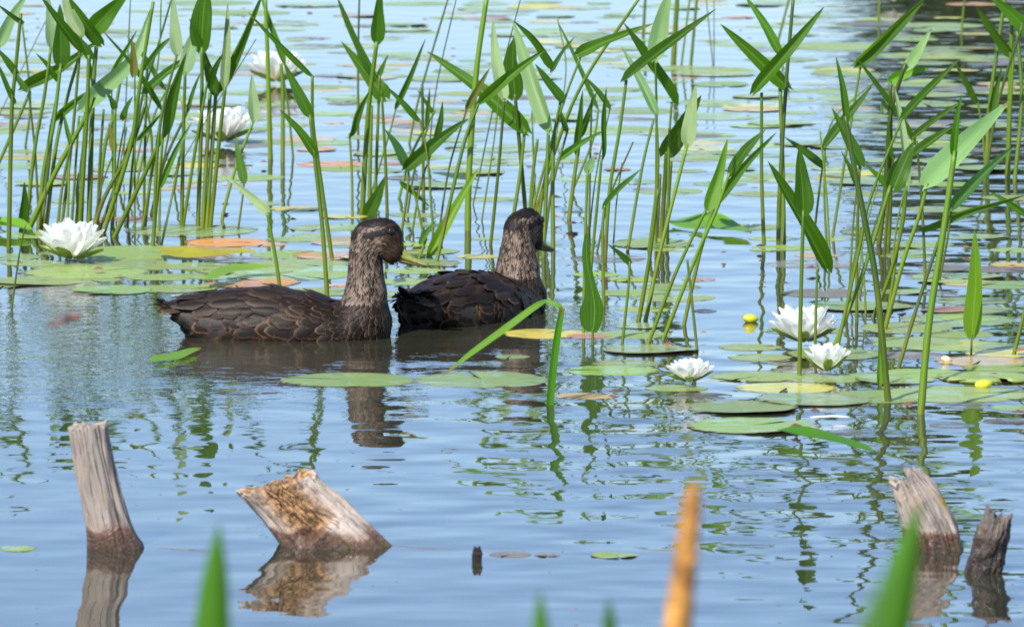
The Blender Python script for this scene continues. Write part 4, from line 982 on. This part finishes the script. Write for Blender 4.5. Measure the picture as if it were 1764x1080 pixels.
fg_blade([(1052, 1140), (1050, 1085), (1048, 1026)], 42, 3.6, (.025, .095, .03), 'short dark blurred blade tip left of the tan spike')
def spike():
    Y = 3.5; P = [at(x, y, Y) for x, y in ((1164, 1110), (1176, 1000), (1187, 910), (1196, 832))]; g = P[0]; foot = Vector((g.x - .03, g.y, ground_z(g.x, g.y) - .01)); k = mpp(g)
    root = empty('seed_spike', foot); o = tube('stalk', catmull([foot, foot.lerp(g, .6), g], 16), [11 * k] * 17, STEM, root, 10, (.16, .13, .04)); localise(o, foot)
    pts = catmull(P, 60); V, F, UV = [], [], []; NA = 36
    for i, p in enumerate(pts):
        t = i / 60; a = (pts[min(i + 1, 60)] - pts[max(i - 1, 0)]).normalized(); s = a.cross(Vector((0, 1, 0))).normalized(); f = a.cross(s)
        for j in range(NA):
            th = 6.283 * j / NA; r = k * (25 - 11 * t) * (1 if t < .86 else math.sqrt(max(.02, 1 - ((t - .86) / .14) ** 2)))
            r *= 1 + .16 * mnoise.fractal(Vector((math.cos(th) * 3, math.sin(th) * 3, t * 26)), .9, 2, 4); V.append(p + s * (r * math.cos(th)) + f * (r * math.sin(th))); UV.append((j / NA, t))
    for i in range(60):
        for j in range(NA): F.append((i * NA + j, i * NA + (j + 1) % NA, (i + 1) * NA + (j + 1) % NA, (i + 1) * NA + j))
    F.append(tuple(60 * NA + j for j in range(NA)))
    o = mesh_obj('seed_head', V, F, mat_simple('seed_head_tan', (.36, .14, .022), .8, .6, 40, 1.0, .004, col2=(.58, .28, .06)), root); localise(o, foot)
    tag(root, 'blurred tan orange seed spike rising from the bottom edge', 'seed spike')
spike()

# ------------------------------------------------------------------ trees on the far bank (seen mirrored in the water, upper right)
BARK = mat_simple('tree_bark', (.09, .07, .05), .9, .4, 6, .9, .03)
CROWN = mat_simple('tree_leaves', (.024, .060, .012), .55, .5, 1.5, .2, transl=.2)
def tree(x, y, H, spread, label, seed):
    rd = random.Random(seed); z0 = ground_z(x, y) - .1; b = Vector((x, y, z0)); root = empty('bank_tree', b); tag(root, label, 'tree', 'trees on the far bank')
    tube('trunk', catmull([Vector((0, 0, 0)), Vector((rd.uniform(-.2, .2), 0, H * .35)), Vector((rd.uniform(-.3, .3), 0, H * .7)), Vector((0, 0, H * .93))], 14), [.17 * H / 8 * (1 - .9 * i / 14) for i in range(15)], BARK, root, 9)
    V, F = [], []
    for q in range(44):
        t = rd.uniform(.06, 1); az = rd.uniform(0, 6.28); rr = spread * (math.sin(math.pi * min(1, (1 - t) * .9 + .12)) ** .7) * rd.uniform(.35, 1)
        c = Vector((math.cos(az) * rr, math.sin(az) * rr, H * (.10 + .88 * t))); cs = rd.uniform(.35, .75) * H / 8
        for l in range(90):
            p = c + Vector((rd.gauss(0, cs), rd.gauss(0, cs), rd.gauss(0, cs * .6))); s = rd.uniform(.09, .2); u = Vector((rd.gauss(0, 1), rd.gauss(0, 1), rd.gauss(0, 1))).normalized(); v = u.orthogonal().normalized(); n = len(V)
            V += [p - u * s, p + v * s * .55, p + u * s, p - v * s * .55]; F.append((n, n + 1, n + 2, n + 3))
    mesh_obj('crown', V, F, CROWN, root)
tree(4.9, 71, 4.7, 1.0, 'smaller bank tree mirrored at the upper right, leftmost of three', 1)
tree(7.0, 69, 5.6, 1.5, 'bank tree mirrored at the upper right corner, middle of three', 2)
tree(11.6, 73, 7.4, 2.3, 'tallest bank tree mirrored beyond the upper right, rightmost of three', 3)

# ------------------------------------------------------------------ labels for the plants and pads by place
ORD = ['leftmost', 'second from left', 'third from left', 'fourth from left', 'fifth from left', 'sixth from left', 'seventh from left', 'eighth from left', 'ninth from left', 'tenth from left', 'eleventh from left', 'twelfth from left'] + [f'{n}th from left' for n in range(13, 40)]
ZONES = [
    (lambda x, y: y > 560 and x < 700, 'near the left duck'), (lambda x, y: y > 560 and x < 1130, 'in front right of the ducks'),
    (lambda x, y: y > 600 and x < 1330, 'around the smallest lily'), (lambda x, y: y > 600 and x < 1500, 'around the green-sepalled lily'), (lambda x, y: y > 600, 'below the tall reeds at right'),
    (lambda x, y: y > 480 and x < 330, 'in front of the far left lily'), (lambda x, y: y > 480 and x < 700, 'just behind the left duck'), (lambda x, y: y > 470 and x < 1260, 'right of the right duck'),
    (lambda x, y: y > 480 and x < 1500, 'behind the yellow-centred lily'), (lambda x, y: y > 480, 'beside the light upright leaf at right'),
    (lambda x, y: y > 340 and x < 110, 'at the left edge behind the lily'), (lambda x, y: y > 340 and x < 170, 'just behind the far left lily'), (lambda x, y: y > 340 and x < 230, 'right behind the far left lily'),
    (lambda x, y: y > 340 and x < 330, 'between far left lily and left duck'), (lambda x, y: y > 340 and x < 480, 'behind the left duck\'s back'), (lambda x, y: y > 340 and x < 640, 'left of the left duck\'s head'),
    (lambda x, y: y > 340 and x < 780, 'behind the left duck\'s bill'), (lambda x, y: y > 340 and x < 880, 'just left of the right duck\'s head'), (lambda x, y: y > 340 and x < 1000, 'just right of the right duck\'s head'),
    (lambda x, y: y > 340 and x < 1200, 'in the clump mid right of the ducks'), (lambda x, y: y > 340 and x < 1400, 'beyond the yellow bud'), (lambda x, y: y > 340 and x < 1560, 'behind the tall dark reed'), (lambda x, y: y > 340, 'behind the tallest bright reed'),
    (lambda x, y: y > 170 and x < 170, 'far back at the left edge'), (lambda x, y: y > 170 and x < 340, 'left of the half hidden lily'), (lambda x, y: y > 170 and x < 520, 'near the half hidden lily'), (lambda x, y: y > 170 and x < 640, 'near the far orange pads'),
    (lambda x, y: y > 170 and x < 860, 'far back between the duck heads'), (lambda x, y: y > 170 and x < 1110, 'far back right of the duck heads'), (lambda x, y: y > 170 and x < 1300, 'far back at centre right'),
    (lambda x, y: y > 170 and x < 1540, 'far back behind the tall dark reed'), (lambda x, y: y > 170, 'far back at the right edge'),
    (lambda x, y: y > 80 and x < 500, 'by the farthest left lily'), (lambda x, y: x < 500, 'at the top edge, left'), (lambda x, y: y > 80 and x < 900, 'at the top, above the duck heads'), (lambda x, y: x < 700, 'at the top edge above the left duck'), (lambda x, y: x < 900, 'at the top edge above the right duck'),
    (lambda x, y: y > 80 and x < 1300, 'near the top, centre right'), (lambda x, y: x < 1300, 'at the top edge, centre right'), (lambda x, y: y > 80, 'in the tree reflection, upper right'), (lambda x, y: True, 'at the top edge by the upper right lily')]
buckets = {}
for ob, px, py, ds, kind in PENDING:
    z = next(i for i, (f, _) in enumerate(ZONES) if f(px, py)); buckets.setdefault((kind, z, ds), []).append((px, py, ob))
for (kind, z, ds), L in buckets.items():
    L.sort(key=lambda e: (e[0], e[1]))
    for i, (px, py, ob) in enumerate(L):
        ds = ds.replace('stem with ', '') if len((ds + ' ' + ZONES[z][1]).split()) > 11 else ds
        lab = ds + ' ' + ZONES[z][1] if len(L) == 1 else f'{ds} {ZONES[z][1]}, {ORD[i] if i < len(L) - 1 or len(L) < 3 else "rightmost"}'
        if len(L) == 2: lab = f'{ds} {ZONES[z][1]}, {("left" if i == 0 else "right")} of two'
        tag(ob, lab, 'water plant' if kind == 'plant' else 'lily pad', 'pickerelweed shoots in the pond' if kind == 'plant' else 'lily pads on the pond')
